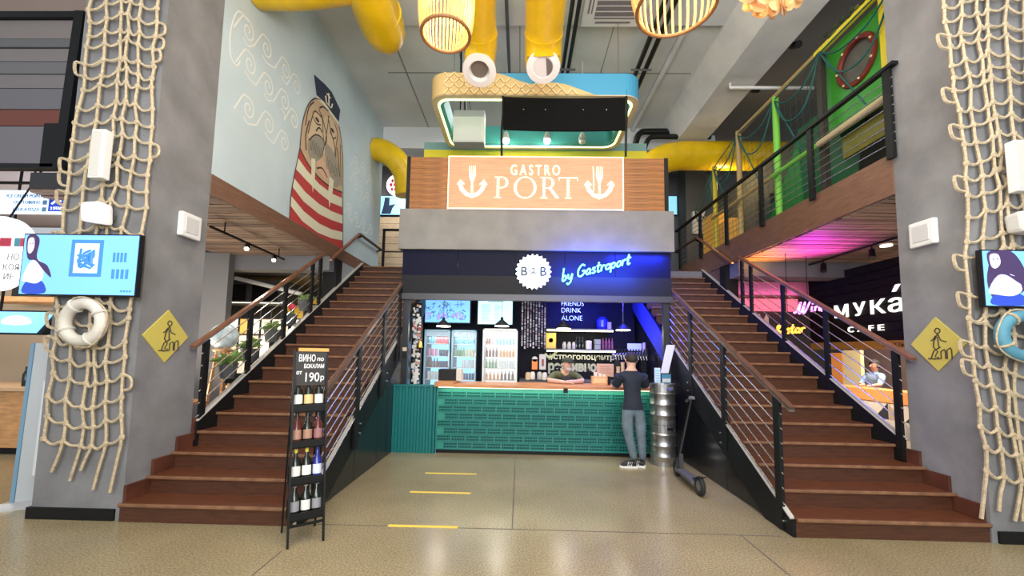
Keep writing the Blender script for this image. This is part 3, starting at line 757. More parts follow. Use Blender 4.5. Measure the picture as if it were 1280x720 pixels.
c_navy = can_mesh('navy_can', .028, .13, (.03, .06, .16)); c_white = can_mesh('white_can', .03, .16, (.65, .72, .75)); c_brown = can_mesh('brown_bottle', .027, .19, (.13, .05, .02), True)
c_amber = can_mesh('amber_bottle', .028, .17, (.55, .28, .06), True); c_green = can_mesh('green_bottle', .028, .19, (.12, .30, .14), True); c_yel = can_mesh('yellow_can', .028, .15, (.65, .55, .2))
SH = (1.06, 1.30, 1.53, 1.78)
fridge(-1.93, -1.41, 2.06, glow_fridge, 'tall blue-lit drinks fridge, leftmost of the three, behind the black box', SH)
fridge(-1.38, -.88, 2.06, glow_fridge, 'tall blue-lit drinks fridge, middle of the three', SH)
fridge(-.75, -.05, 2.10, glow_fridge_w, 'wider white-lit drinks fridge beside the hanging bottle caps', SH)
G1, G2, G3 = 'drinks in the leftmost fridge', 'drinks in the middle fridge', 'drinks in the white fridge'
drinks('can', c_teal, -1.89, -1.74, 8.36, SH[3], 2, 'teal bottle at the left of the top shelf in the leftmost fridge', G1)
drinks('can', c_red, -1.74, -1.45, 8.36, SH[3], 5, 'red can on the top shelf of the leftmost fridge', G1 + ' top row')
drinks('can', c_pink, -1.89, -1.68, 8.36, SH[2], 3, 'pink can on the second shelf of the leftmost fridge', G1 + ' second row')
drinks('can', c_navy, -1.66, -1.45, 8.36, SH[2], 4, 'small dark can on the second shelf of the leftmost fridge', G1 + ' small cans')
drinks('bottle', c_brown, -1.89, -1.66, 8.36, SH[1], 4, 'brown bottle on the third shelf of the leftmost fridge', G1 + ' third row')
drinks('can', c_navy, -1.66, -1.45, 8.36, SH[1], 4, 'small dark can on the third shelf of the leftmost fridge', G1 + ' third row cans')
drinks('can', c_white, -1.89, -1.45, 8.36, SH[0], 7, 'pale can on the lowest visible shelf of the leftmost fridge', G1 + ' lowest row')
drinks('bottle', c_teal, -1.34, -.92, 8.36, SH[3], 7, 'teal bottle on the top shelf of the middle fridge', G2 + ' top row')
drinks('bottle', c_green, -1.34, -1.12, 8.36, SH[2], 4, 'green bottle on the second shelf of the middle fridge', G2 + ' second row')
drinks('can', c_yel, -1.11, -.92, 8.36, SH[2], 3, 'yellow can on the second shelf of the middle fridge', G2 + ' yellow')
drinks('can', c_white, -1.18, -.92, 8.36, SH[1], 4, 'pale can on the third shelf of the middle fridge', G2 + ' third row')
drinks('can', c_navy, -1.34, -.92, 8.36, SH[0], 7, 'dark can on the lowest visible shelf of the middle fridge', G2 + ' lowest row')
drinks('can', c_brown, -.71, -.6, 8.36, SH[3], 2, 'brown bottle at the left of the top shelf in the white fridge', G3 + ' brown')
drinks('can', c_pink, -.6, -.52, 8.36, SH[3], 1, 'bright pink can on the top shelf of the white fridge', G3 + ' pink')
drinks('bottle', c_teal, -.50, -.10, 8.36, SH[3], 6, 'teal bottle on the top shelf of the white fridge', G3 + ' top row')
drinks('bottle', c_brown, -.71, -.44, 8.36, SH[2], 4, 'brown bottle on the second shelf of the white fridge', G3 + ' second row')
drinks('bottle', c_amber, -.42, -.10, 8.36, SH[2], 5, 'amber bottle on the second shelf of the white fridge', G3 + ' amber')
drinks('bottle', c_green, -.71, -.45, 8.36, SH[1], 4, 'green bottle on the third shelf of the white fridge', G3 + ' green')
drinks('can', c_white, -.43, -.10, 8.36, SH[1], 5, 'pale can on the third shelf of the white fridge', G3 + ' pale')
drinks('bottle', c_amber, -.71, -.4, 8.36, SH[0], 4, 'amber bottle on the lowest visible shelf of the white fridge', G3 + ' lowest amber')
drinks('bottle', c_brown, -.4, -.10, 8.36, SH[0], 4, 'brown bottle on the lowest visible shelf of the white fridge', G3 + ' lowest brown')

# ------------------------------------------------------------------ screens, lettering, lamps in the bar
def screen(x0, x1, z0, z1, y, label, mat, name='menu_screen'):
    s = thing(name, label, 'screen', ((x0 + x1) / 2, y, z0))
    B().box((x0 - .02, y, z0 - .02), (x1 + .02, y + .05, z1 + .02)).obj('casing', black, s)
    B().box((x0, y - .004, z0), (x1, y, z1)).obj('display', mat, s)
    return s
scm = E_('screen_cyan', (.20, .52, .95), .8)
s1 = screen(-2.0, -1.06, 2.23, 2.75, 8.5, 'cyan menu screen with violet scribbles above the two blue fridges', scm)
ink = M('screen_ink', (.03, .06, .14), .5, emit=.08, ecol=(.2, .2, .6)); vio = M('screen_violet', (.30, .25, .8), .5, emit=.7, ecol=(.45, .35, 1))
bb = B()
for i in range(46):
    x, z = random.uniform(-1.95, -1.15), random.uniform(2.28, 2.70)
    bb.tube(smooth_path([(x + random.uniform(-.05, .05), 8.494, z + random.uniform(-.05, .05)) for _ in range(4)], 3), .004, 4)
bb.obj('writing', ink, s1, kind='stuff')
bb = B()
for i in range(5): bb.tube(smooth_path([(-1.9 + i * .17 + random.uniform(-.08, .08), 8.4945, 2.33 + random.uniform(-.06, .12)) for _ in range(5)], 3), .016, 4)
bb.obj('drawing', vio, s1, kind='stuff')
s2 = screen(-.89, -.17, 2.21, 2.74, 8.5, 'pale cyan menu board screen with columns of prices above the white fridge', E_('screen_pale', (.48, .86, 1), .95))
bb = B()
for c, (xa, xb) in enumerate(((-.82, -.62), (-.54, -.42), (-.36, -.33), (-.29, -.26), (-.23, -.20))):
    for i in range(13): bb.box((xa, 8.4945, 2.26 + i * .029), (xb - random.uniform(0, .04), 8.496, 2.268 + i * .029))
bb.obj('writing', M('screen_text', (.12, .28, .36), .5), s2, kind='stuff')
bb = B()
for i in range(9): bb.box((-.68 + i * .036, 8.4945, 2.675), (-.655 + i * .036, 8.496, 2.71))
bb.obj('heading', MATS['screen_text'], s2, kind='stuff')

nd = thing('neon_sign', 'indigo neon letters FRIENDS DRINK ALONE on the blue-lit wall', 'neon sign', (1.2, 8.9, 2.4))
for s_, z, wd in (('FRIENDS', 2.665, .48), ('DRINK', 2.515, .42), ('ALONE', 2.345, .45)):
    text('letters', s_, .17, glow_neon_v, nd, (.90, 8.9, z), width=wd, bold=-.004, depth=.006, sy=.9)
light('neon_indigo_light', 'AREA', (1.2, 8.6, 2.5), 26, (.02, .03, 1), 1.2, .6, (1.2, 8.95, 2.5))
light('bar_blue_led', 'AREA', (2.1, 7.7, 2.9), 70, (.02, .03, 1), .2, 1.2, (2.47, 8.0, 2.25))
ssb = thing('stair_board', 'slanting board added along the underside of the right staircase, blue light painted in', 'board', (2.45, 8, 2.2))
B().prism([(2.44, 6.8, 1.36), (2.44, 8.9, 2.60), (2.44, 8.9, 3.02), (2.44, 6.8, 1.82)], (.03, 0, 0)).obj('face', M('stair_board_blue_light', (.035, .045, .30), .6, spec=.2), ssb)  # board added for the blue band; blue light put into its base colour
light('bar_fill', 'AREA', (.1, 7.05, 3.15), 44, (1, .95, .9), 3.8, .7, (.1, 7.6, 0))
for x, z, lab in ((-1.42, 2.08, 'leftmost of the row, before the cyan screen'), (-.34, 2.1, 'hanging before the pale menu screen'), (.80, 2.07, 'hanging beside the yellow poster'), (1.885, 2.06, 'hanging right above the beer taps')):
    p = thing('pendant_lamp', 'black bell pendant lamp with glowing underside, ' + lab, 'pendant lamp', (x, 7.5, z), 'black pendants over the bar')
    B().lathe([(.135, 0), (.138, .012), (.115, .04), (.06, .085), (.03, .11), (.025, .16)], (x, 7.5, z + .012), 20).obj('shade', black, p, smooth=True)
    B().lathe([(.128, 0), (.128, .012)], (x, 7.5, z), 20).obj('diffuser', glow_white, p)
    B().cyl((x, 7.5, z + .16), (x, 7.5, 3.2), .006, 6).obj('cord', MATS['grey_metal'], p)
    light('pendant_bulb', 'POINT', (x, 7.5, z - .06), 5, (1, .9, .75), .08)

# shelves with bottles, lettering on the back wall
def led_shelf(x0, x1, z, y, label):
    s = thing('wall_shelf', label, 'shelf', ((x0 + x1) / 2, y, z), 'lit bar shelves')
    B().box((x0, y - .12, z), (x1, 8.95, z + .03)).obj('board', darkgrey, s)
    B().box((x0, y - .125, z - .03), (x1, y - .105, z)).obj('light_strip', glow_shelf, s)
    return s
led_shelf(.56, 1.95, 2.12, 8.7, 'dark bar shelf edged with a warm light strip, upper one')
led_shelf(.56, 2.0, 1.69, 8.7, 'dark bar shelf edged with a warm light strip, lower one with jars and bottles')
light('shelf_led_light', 'AREA', (1.25, 8.6, 2.08), 3, (1, .9, .6), 1.3, .05, (1.25, 8.8, 1.6))
light('shelf_led_light', 'AREA', (1.25, 8.6, 1.66), 3, (1, .9, .6), 1.3, .05, (1.25, 8.9, 1.2))
jar = B().lathe([(.04, 0), (.042, .01), (.042, .1), (.03, .12), (.03, .15)], n=12).mesh('jar', M('jar_pale', (.45, .42, .36), .4), smooth=True)
btl = B().lathe([(.032, 0), (.033, .01), (.033, .15), (.012, .2), (.012, .25)], n=12).mesh('bottle', bottle_g, smooth=True)
rbt = B().lathe([(.032, 0), (.033, .01), (.033, .16), (.013, .2), (.013, .24)], n=12).mesh('bottle', M('bottle_plum', (.13, .03, .07), .25), smooth=True)
for i in range(3): drinks('jar', jar, .90 + i * .1, .98 + i * .1, 8.66, 1.72, 1, ('pale jar on the lower bar shelf, leftmost of three', 'pale jar on the lower bar shelf, middle of three', 'pale jar on the lower bar shelf, rightmost of three')[i], 'jars on the lower bar shelf')
drinks('bottle', btl, 1.16, 1.36, 8.66, 1.72, 3, 'dark slim bottle on the lower bar shelf beside the pale jars', 'dark bottles on the lower bar shelf')
drinks('bottle', rbt, 1.72, 1.98, 8.66, 1.72, 4, 'plum coloured bottle at the right end of the lower bar shelf', 'plum bottles on the lower bar shelf')
tag(B().lathe([(.06, 0), (.065, .02), (.065, .16), (.055, .18)], (1.45, 8.66, 1.72), 14).obj('canister', M('canister_white', (.7, .66, .58), .4)), 'white canister on the lower bar shelf, between dark and plum bottles', 'canister')
for z in (1.72, 1.83): tag(B().box((1.57, 8.6, z), (1.69, 8.72, z + .1)).obj('tin_box', M('tin_olive', (.30, .30, .22), .5)), 'olive tin box on the lower bar shelf, ' + ('lower of two stacked' if z < 1.8 else 'upper of two stacked'), 'tin', 'stacked tins')
tag(B().box((1.84, 8.62, 2.15), (1.92, 8.7, 2.3)).obj('bottle_cap_jar', M('jar_mauve', (.4, .3, .38), .4)), 'small mauve jar on the upper bar shelf', 'jar')
tag(B().lathe([(.10, 0), (.12, .05), (.12, .2), (.06, .26)], (1.75, 8.72, 2.15), 16).obj('glass_jar', M('jar_blue', (.02, .03, .3), .2)), 'round blue-lit glass jar on the upper bar shelf', 'jar')
po = thing('poster', 'yellow framed poster standing on the lower bar shelf', 'poster', (.66, 8.75, 1.72))
B().box((.55, 8.74, 1.72), (.77, 8.76, 2.06)).obj('frame', M('poster_frame', (.45, .30, .06), .5), po); B().box((.565, 8.735, 1.74), (.755, 8.74, 2.04)).obj('sheet', M('poster_yellow', (.85, .52, .08), .5), po)
B().lathe([(.05, 0), (.05, .004)], (.66, 8.735, 1.9), 16, 'Y').obj('emblem', M('poster_pale', (.9, .7, .35), .5), po)
chalk = M('chalk_letters', (.62, .60, .50), .7, emit=.12)
wl_ = thing('wall_lettering', 'pale hashtag lettering on the back wall under the lower shelf', 'lettering', (1.4, 8.93, 1.5))
text('letters', '#строгопоцентру', .17, chalk, wl_, (.62, 8.945, 1.50), width=1.55, bold=.003)
wl2 = thing('wall_lettering', 'tall grey block lettering on the back wall behind the bartender', 'lettering', (1.1, 8.93, 1.25))
text('letters', 'разливно', .24, M('grey_letters', (.36, .37, .32), .7, emit=.05), wl2, (.62, 8.945, 1.25), width=1.05, bold=.012, sy=1.15)
tag(B().tube(smooth_path([(.55, 8.9, 1.62), (.62, 8.9, 1.53), (.68, 8.9, 1.55), (.80, 8.9, 1.66)], 4), .028, 6).obj('tick_mark', M('tick_green', (.50, .55, .35), .6)), 'pale green tick sign on the back wall beside the hashtag', 'sign')

# curtain of bottle caps on strings
cc = thing('bottle_cap_curtain', 'hanging strings of grey bottle caps beside the white fridge', 'curtain', (.27, 8.35, 1.75))
for i in range(9):
    x = .04 + i * .058; zt = 2.66 - .06 * max(0, i - 6) ; zb = 1.72 + random.uniform(-.03, .05)
    st_ = B().cyl((x, 8.35, zb), (x, 8.35, 2.9), .003, 4).obj('string', grey_m, cc)
    cb = B(); z = zb
    while z < zt:
        h = random.uniform(.02, .07); cb.m(random.randrange(4)); cb.cyl((x, 8.35, z), (x, 8.35, z + h), .016, 7); z += h + random.uniform(.004, .03)
    cb.obj('caps', [M('cap_grey', (.32, .32, .36), .4), M('cap_dark', (.06, .06, .09), .4), M('cap_mauve', (.28, .2, .26), .4), M('cap_pale', (.5, .5, .56), .4)], st_, kind='stuff')
for x, c, lab, cat in ((.305, (.85, .22, .04), 'orange card hanging under the bottle cap strings', 'card'), (.465, (.50, .45, .43), 'grey-white notice with a dark mark under the bottle cap strings', 'notice')):
    t_ = thing('hanging_card', lab, cat, (x, 8.34, 1.3))
    B().box((x - .055 - .012 * (cat == 'notice'), 8.33, 1.29), (x + .055 + .012 * (cat == 'notice'), 8.345, 1.5 if cat == 'card' else 1.6)).obj('board', M('card_' + cat, c, .5), t_)
    if cat == 'card': B().lathe([(.055, 0), (.055, .015)], (x, 8.33, 1.5), 16, 'Y').obj('ring', M('card_top', (.5, .5, .48), .5), t_)
    else: B().box((x - .02, 8.325, 1.36), (x + .025, 8.33, 1.5)).obj('mark', M('card_mark', (.2, .05, .05), .5), t_)
# back counter clutter below
for i, (x, z, c) in enumerate(((.17, 1.09, (.6, .42, .25)), (.26, 1.10, (.7, .62, .5)), (.40, 1.1, (.42, .4, .36)), (.50, 1.09, (.66, .6, .5)))):
    tag(B().lathe([(.05, 0), (.055, .02), (.05, .12), (.03, .15)], (x, 8.2, z), 12).obj('crock', M('crock_%d' % i, c, .5), smooth=True), ('tan crock on the back counter beside the white fridge', 'cream crock on the back counter behind the counter edge', 'grey crock on the back counter under the notice', 'pale crock on the back counter nearest the bartender')[i], 'crock', 'crocks on the back counter')
struct('trim_3', B().box((0, 8.1, .9), (2.45, 8.9, 1.08)), darkgrey)

# pillar covered in stickers, brass bell
sp = thing('sticker_pillar', 'pillar pasted all over with pale stickers at the left end of the bar', 'pillar', (-1.88, 7.4, 0))
B().box((-1.97, 7.38, 0), (-1.80, 7.5, 2.5)).obj('pillar', black, sp)
for i in range(170):
    z = random.uniform(1.05, 2.2) if i > 24 else random.uniform(2.0, 2.45); wv = random.uniform(.03, .06); x = random.uniform(-1.965 + wv / 2, -1.80 - wv / 2)
    c = random.choice([0, 0, 0, 0, 0, 0, 1, 2, 3]) if z < 1.9 else random.choice([0, 0, 1, 2, 3, 0, 4])
    h = random.uniform(.03, .06)
    B().box((x - wv / 2, 7.372 + i * .00006, z - h / 2), (x + wv / 2, 7.38, z + h / 2)).obj('sticker', M('sticker_%d' % c, ((.75, .75, .72), (.35, .45, .55), (.55, .3, .25), (.05, .05, .06), (.5, .07, .06))[c], .6), sp)
bl = thing('bell', 'small brass bell hanging on the sticker pillar', 'bell', (-1.80, 7.3, 1.68))
B().lathe([(.055, 0), (.06, .01), (.045, .06), (.032, .11), (.01, .13)], (-1.80, 7.3, 1.68), 16).obj('body', brass, bl, smooth=True)
B().bar((-1.80, 7.3, 1.81), (-1.80, 7.385, 1.84), .02, .015).obj('bracket', brass, bl)
pc = thing('notice', 'tan card above a black box on the left bar post', 'notice', (-1.86, 6.59, 1.6))
B().box((-1.92, 6.655, 1.62), (-1.855, 6.67, 1.68)).obj('card', M('tan_card', (.55, .45, .33), .6), pc); B().box((-1.92, 6.64, 1.5), (-1.855, 6.67, 1.6)).obj('box', black, pc)

# ------------------------------------------------------------------ things on the counter
bx = thing('black_box', 'black box with a pale side standing on the left end of the counter', 'box', (-1.2, 6.95, 1.14))
B().box((-1.36, 6.86, 1.14), (-1.06, 7.1, 1.33)).obj('case', black, bx, bevel=.008); B().box((-1.06, 6.87, 1.14), (-.97, 7.1, 1.33)).obj('side', offwhite, bx)
wb = thing('wooden_caddy', 'light wooden caddy with napkins on the counter beside the bartender', 'caddy', (1.34, 6.98, 1.105))
B().box((1.22, 6.93, 1.105), (1.48, 7.05, 1.25)).obj('box', wood_light, wb, bevel=.006)
for i in range(3): B().box((1.26 + i * .07, 6.96, 1.2), (1.31 + i * .07, 7.02, 1.32 - .02 * i)).obj('napkins', M('napkin', (.68, .6, .48), .7), wb)
B().box((1.245, 6.926, 1.14), (1.455, 6.93, 1.22)).obj('plate', M('caddy_plate', (.72, .5, .25), .6), wb)
sb = thing('wooden_board', 'pinkish wooden menu board on a black stand beside the caddy', 'board', (1.46, 7.0, 1.105))
B().box((1.31, 7.0, 1.24), (1.60, 7.02, 1.46)).obj('board', M('board_pink', (.55, .32, .22), .6), sb, bevel=.02); B().box((1.4, 7.0, 1.105), (1.54, 7.08, 1.25)).obj('stand', black, sb)
bb = B()
for i in range(4): bb.box((1.36, 6.997, 1.30 + i * .035), (1.55 - .03 * (i % 2), 7.0, 1.312 + i * .035))
bb.obj('writing', M('board_writing', (.35, .18, .13), .6), sb, kind='stuff')
cup = B().lathe([(.026, 0), (.034, .085), (.036, .088)], n=12).mesh('cup', M('paper_cup', (.62, .48, .33), .6), smooth=True)
for s, (x, k) in enumerate(((1.66, 4), (1.735, 5))):
    for i in range(k):
        o = bpy.data.objects.new('paper_cup', cup); COL.objects.link(o); ORG[o.name] = V((0, 0, 0)); o.location = (x, 6.95, 1.105 + i * .075)
        tag(o, 'tan paper cup, %s from below in the %s stack before the standing man' % (ORD[i], 'shorter left' if s == 0 else 'taller right'), 'paper cup', 'cups in the left stack' if s == 0 else 'cups in the right stack')
tt = thing('beer_tap_tower', 'black beer tap tower with a row of dark handles and a lit blue badge', 'beer taps', (2.2, 7.9, 1.1))
for x in (1.85, 2.36): B().box((x, 7.95, 1.08), (x + .08, 8.05, 1.6)).obj('leg', black, tt)
B().cyl((1.8, 8.0, 1.6), (2.47, 8.0, 1.64), .05, 14).obj('bar', grey_m, tt, smooth=True)
for i in range(12):
    x = 1.84 + i * .053
    B().bar((x, 7.94, 1.60), (x, 7.90, 1.60), .02, .02).tube([(x, 7.9, 1.59), (x + .01, 7.88, 1.52)], .01, 6).obj('spout', steel, tt)
    B().tube([(x, 7.9, 1.61), (x + .01, 7.89, 1.66), (x + .018, 7.88, 1.73)], [.009, .016, .012], 7).obj('handle', black, tt, smooth=True)
B().box((2.09, 7.97, 1.70), (2.36, 8.0, 1.84)).obj('badge', M('tap_badge', (.25, .3, .75), .5, emit=.5, ecol=(.3, .35, 1)), tt)
B().cyl((2.41, 7.98, 1.68), (2.41, 7.98, 1.86), .03, 10).obj('badge_post', M('tap_mauve', (.4, .3, .45), .5), tt)
ws = thing('price_sign', 'tall slanting white price board leaning at the right end of the counter', 'sign', (2.3, 6.62, 1.1))
B().hexa([(2.215, 6.61, 1.15), (2.33, 6.61, 1.15), (2.33, 6.63, 1.15), (2.215, 6.63, 1.15), (2.36, 6.61, 1.79), (2.49, 6.61, 1.79), (2.49, 6.63, 1.79), (2.36, 6.63, 1.79)]).obj('board', M('sign_lavender', (.60, .60, .72), .5, emit=.18), ws)
B().box((2.2, 6.6, 1.105), (2.34, 6.65, 1.16)).obj('foot', black, ws)
wc = thing('leaflet_holder', 'pale blue leaflet stack beside the blue card on the counter end', 'leaflet holder', (2.27, 6.8, 1.1))
B().box((2.15, 6.57, 1.105), (2.235, 6.60, 1.42)).obj('leaflets', M('leaflet_blue', (.50, .65, .80), .5, emit=.12), wc)
bb = B()
for i in range(7): bb.box((2.16, 6.567, 1.13 + i * .04), (2.225, 6.57, 1.143 + i * .04))
bb.obj('print', M('leaflet_print', (.25, .42, .62), .5), wc)
bc = thing('card_sign', 'blue card sign with pale lettering at the right end of the counter', 'sign', (2.41, 6.74, 1.1))
B().box((2.24, 6.565, 1.105), (2.41, 6.59, 1.34)).obj('frame', black, bc, bevel=.01); B().box((2.252, 6.56, 1.12), (2.398, 6.565, 1.325)).obj('sheet', M('card_blue', (.06, .22, .36), .4), bc)
bb = B()
for i in range(5): bb.box((2.267 + i * .025, 6.557, 1.20), (2.285 + i * .025, 6.56, 1.255))
bb.box((2.29, 6.557, 1.165), (2.36, 6.56, 1.172)).obj('print', label_w, bc, kind='stuff')

# ------------------------------------------------------------------ people
def figure(name, label, joints, edges, loc, mats, hem=0, neckz=1.39):
    """one continuous skin over a joint skeleton; joints: name -> (x, y, z, radius); edges: (a, b, material index)"""
    t = thing('person', label, 'person', loc)
    me = bpy.data.meshes.new(name); names = list(joints); ix = {n: i for i, n in enumerate(names)}
    me.from_pydata([joints[n][:3] for n in names], [(ix[a], ix[b]) for a, b, _ in edges], [])
    ob = bpy.data.objects.new(name, me); COL.objects.link(ob)
    sk = ob.modifiers.new('skin', 'SKIN'); sk.use_smooth_shade = True; sk.branch_smoothing = .6
    for i, n in enumerate(names):
        r = joints[n][3]; r = r if isinstance(r, tuple) else (r, r)
        me.skin_vertices[0].data[i].radius = r; me.skin_vertices[0].data[i].use_root = (i == 0)
    sub = ob.modifiers.new('sub', 'SUBSURF'); sub.levels = 2; sub.render_levels = 2
    bpy.context.view_layer.update()
    m2 = bpy.data.meshes.new_from_object(ob.evaluated_get(bpy.context.evaluated_depsgraph_get()))
    bpy.data.objects.remove(ob)
    if hem:
        q = bmesh.new(); q.from_mesh(m2)
        for zz in (hem, neckz): bmesh.ops.bisect_plane(q, geom=q.verts[:] + q.edges[:] + q.faces[:], plane_co=(0, 0, zz), plane_no=(0, 0, 1))
        q.to_mesh(m2); q.free()
    m2.materials.clear()
    for q in mats: m2.materials.append(q)
    segs = [(V(joints[a][:3]), V(joints[b][:3]), k) for a, b, k in edges]
    vs = m2.vertices
    for p in m2.polygons:
        c = sum((vs[i].co for i in p.vertices), V()) / len(p.vertices); best = 1e9
        for a, b, k in segs:
            d = b - a; u = max(0, min(1, (c - a).dot(d) / max(1e-9, d.length_squared))); e = (c - a - d * u).length
            if e < best: best = e; p.material_index = k
        if hem and p.material_index in (1, 2): p.material_index = 2 if c.z < hem else 1
        if hem and abs(c.x - joints['neck'][0]) < .17 and abs(c.y - joints['neck'][1]) < .17 and c.z > 1.25: p.material_index = 0 if c.z > neckz else 1
        p.use_smooth = True
    for v in vs: v.co -= V(loc)
    o = bpy.data.objects.new(name, m2); COL.objects.link(o); o.parent = t; ORG[o.name] = V(loc)
    return t
def fingers(J, Eg, wrist, palm, dirv, side, up, mat, pre, r=.0085, curl=.35):
    """four fingers and a thumb, each its own chain rooted in the palm"""
    d, sd, u = V(dirv).normalized(), V(side).normalized(), V(up).normalized(); p = V(palm)
    for i, (off, ln) in enumerate(((-.027, .066), (-.009, .076), (.009, .072), (.026, .056))):
        a = p + d * .028 + sd * off; b_ = a + d * ln * .5 - u * .004; c = b_ + (d * (1 - curl * .5) - u * curl) .normalized() * ln * .5
        for k, q in (('a', a), ('b', b_), ('c', c)): J['%sf%d%s' % (pre, i, k)] = (q.x, q.y, q.z, r * (1 if k != 'c' else .8))
        Eg += [(pre + 'palm', '%sf%da' % (pre, i), mat), ('%sf%da' % (pre, i), '%sf%db' % (pre, i), mat), ('%sf%db' % (pre, i), '%sf%dc' % (pre, i), mat)]
    a = p - d * .012 - sd * .035; b_ = a + (d - sd * .7).normalized() * .035; c = b_ + (d - sd * .2).normalized() * .028
    for k, q in (('a', a), ('b', b_), ('c', c)): J['%st%s' % (pre, k)] = (q.x, q.y, q.z, r * 1.1)
    Eg += [(pre + 'palm', pre + 'ta', mat), (pre + 'ta', pre + 'tb', mat), (pre + 'tb', pre + 'tc', mat)]

# standing customer, seen from behind, leaning his forearms on the counter
J = {'pelvis': (1.68, 6.13, .85, (.165, .12)), 'waist': (1.675, 6.14, 1.0, (.162, .118)), 'chest': (1.67, 6.16, 1.2, (.182, .13)), 'collar': (1.67, 6.17, 1.335, (.125, .095)), 'neck': (1.675, 6.19, 1.42, .06),
     'skull0': (1.68, 6.21, 1.49, (.078, .088)), 'skull1': (1.68, 6.205, 1.565, (.084, .096)), 'skull2': (1.68, 6.2, 1.61, (.06, .07)),
     'shL': (1.525, 6.17, 1.315, .07), 'uaL': (1.485, 6.22, 1.22, .055), 'elL': (1.455, 6.33, 1.135, .045), 'wrL': (1.53, 6.56, 1.135, .028), 'Lpalm': (1.56, 6.63, 1.13, (.036, .018)),
     'shR': (1.815, 6.17, 1.315, .07), 'uaR': (1.87, 6.22, 1.21, .055), 'elR': (1.925, 6.34, 1.135, .045), 'wrR': (1.86, 6.56, 1.135, .028), 'Rpalm': (1.83, 6.63, 1.13, (.036, .018)),
     'hipL': (1.59, 6.125, .79, .105), 'thL': (1.585, 6.11, .62, .094), 'knL': (1.60, 6.09, .45, .072), 'caL': (1.635, 6.075, .30, .067), 'anL': (1.68, 6.07, .10, .052),
     'hipR': (1.77, 6.125, .79, .105), 'thR': (1.775, 6.11, .62, .094), 'knR': (1.78, 6.09, .45, .072), 'caR': (1.788, 6.075, .30, .067), 'anR': (1.80, 6.09, .10, .052)}
Eg = [('pelvis', 'waist', 1), ('waist', 'chest', 1), ('chest', 'collar', 1), ('collar', 'neck', 0), ('neck', 'skull0', 0), ('skull0', 'skull1', 0), ('skull1', 'skull2', 0)]
for s in 'LR':
    Eg += [('collar', 'sh' + s, 1), ('sh' + s, 'ua' + s, 1), ('ua' + s, 'el' + s, 0), ('el' + s, 'wr' + s, 0), ('wr' + s, s + 'palm', 0), ('pelvis', 'hip' + s, 2), ('hip' + s, 'th' + s, 2), ('th' + s, 'kn' + s, 2), ('kn' + s, 'ca' + s, 2), ('ca' + s, 'an' + s, 2)]
fingers(J, Eg, None, J['Lpalm'][:3], (.3, 1, 0), (-1, .3, 0), (0, 0, 1), 0, 'L'); fingers(J, Eg, None, J['Rpalm'][:3], (-.3, 1, 0), (1, .3, 0), (0, 0, 1), 0, 'R')
man = figure('body', 'man in navy t-shirt, grey-blue jeans and black trainers leaning on the counter', J, Eg, (1.68, 6.1, 0), [skin_m, navy, jeans], .82, 1.385)
def hair_cap(c, r, parent, mat, sx, sy, sz, low):
    b = B().ball(c, r, sx, sy, sz, 20, 14)
    bmesh.ops.delete(b.bm, geom=[v for v in b.bm.verts if v.co.z < low(v.co)], context='VERTS')
    return b.obj('hair', mat, parent, smooth=True)
hair_cap((1.68, 6.2, 1.565), .093, man, hair_m, .92, 1.04, 1.02, lambda q: 1.50 if q.y < 6.22 else 1.59)
for s in (-1, 1): B().ball((1.68 + s * .082, 6.21, 1.535), .024, .45, .8, 1.2, 8, 6).obj('ear', skin_m, man, smooth=True)
B().tube([(1.68, 6.285, 1.56), (1.68, 6.305, 1.525), (1.68, 6.285, 1.515)], [.008, .014, .01], 6).obj('nose', skin_m, man, smooth=True)
# t-shirt sleeves and hem hang a little loose
for s, x, ex in ((-1, 1.505, 1.468), (1, 1.835, 1.905)):
    B().tube([(x, 6.175, 1.30), ((x + ex) / 2, 6.23, 1.23), (ex, 6.29, 1.165)], [.078, .07, .066], 14).obj('sleeve', navy, man, smooth=True)
def shoe(parent, heel, toe, r=.045):
    h, t_ = V(heel), V(toe); d = (t_ - h).normalized()
    u = B().tube([h + V((0, 0, .055)), h + d * .05 + V((0, 0, .062)), h + d * .14 + V((0, 0, .05)), t_ - d * .03 + V((0, 0, .035)), t_ + V((0, 0, .03))], [.036, .046, .044, .036, .018], 10).obj('shoe', shoe_m, parent, smooth=True)
    sd = V((d.y, -d.x, 0)); hw = .042
    B().prism([h - d * .02 - sd * hw * .8, h + d * .12 - sd * hw, t_ - sd * hw * .6, t_ + d * .02, t_ + sd * hw * .6, h + d * .12 + sd * hw, h - d * .02 + sd * hw * .8], (0, 0, .026)).obj('sole', white, u)
    st_ = B()
    for i in range(3):
        q = h + d * (.075 + i * .026)
        for s in (-1, 1): st_.bar(q + sd * s * .042 + V((0, 0, .03)), q + sd * s * .036 - d * .012 + V((0, 0, .085)), .010, .008)
    st_.obj('stripes', white, u)
shoe(man, (1.70, 6.07, 0), (1.485, 6.08, 0)); shoe(man, (1.825, 6.09, 0), (1.66, 6.19, 0))

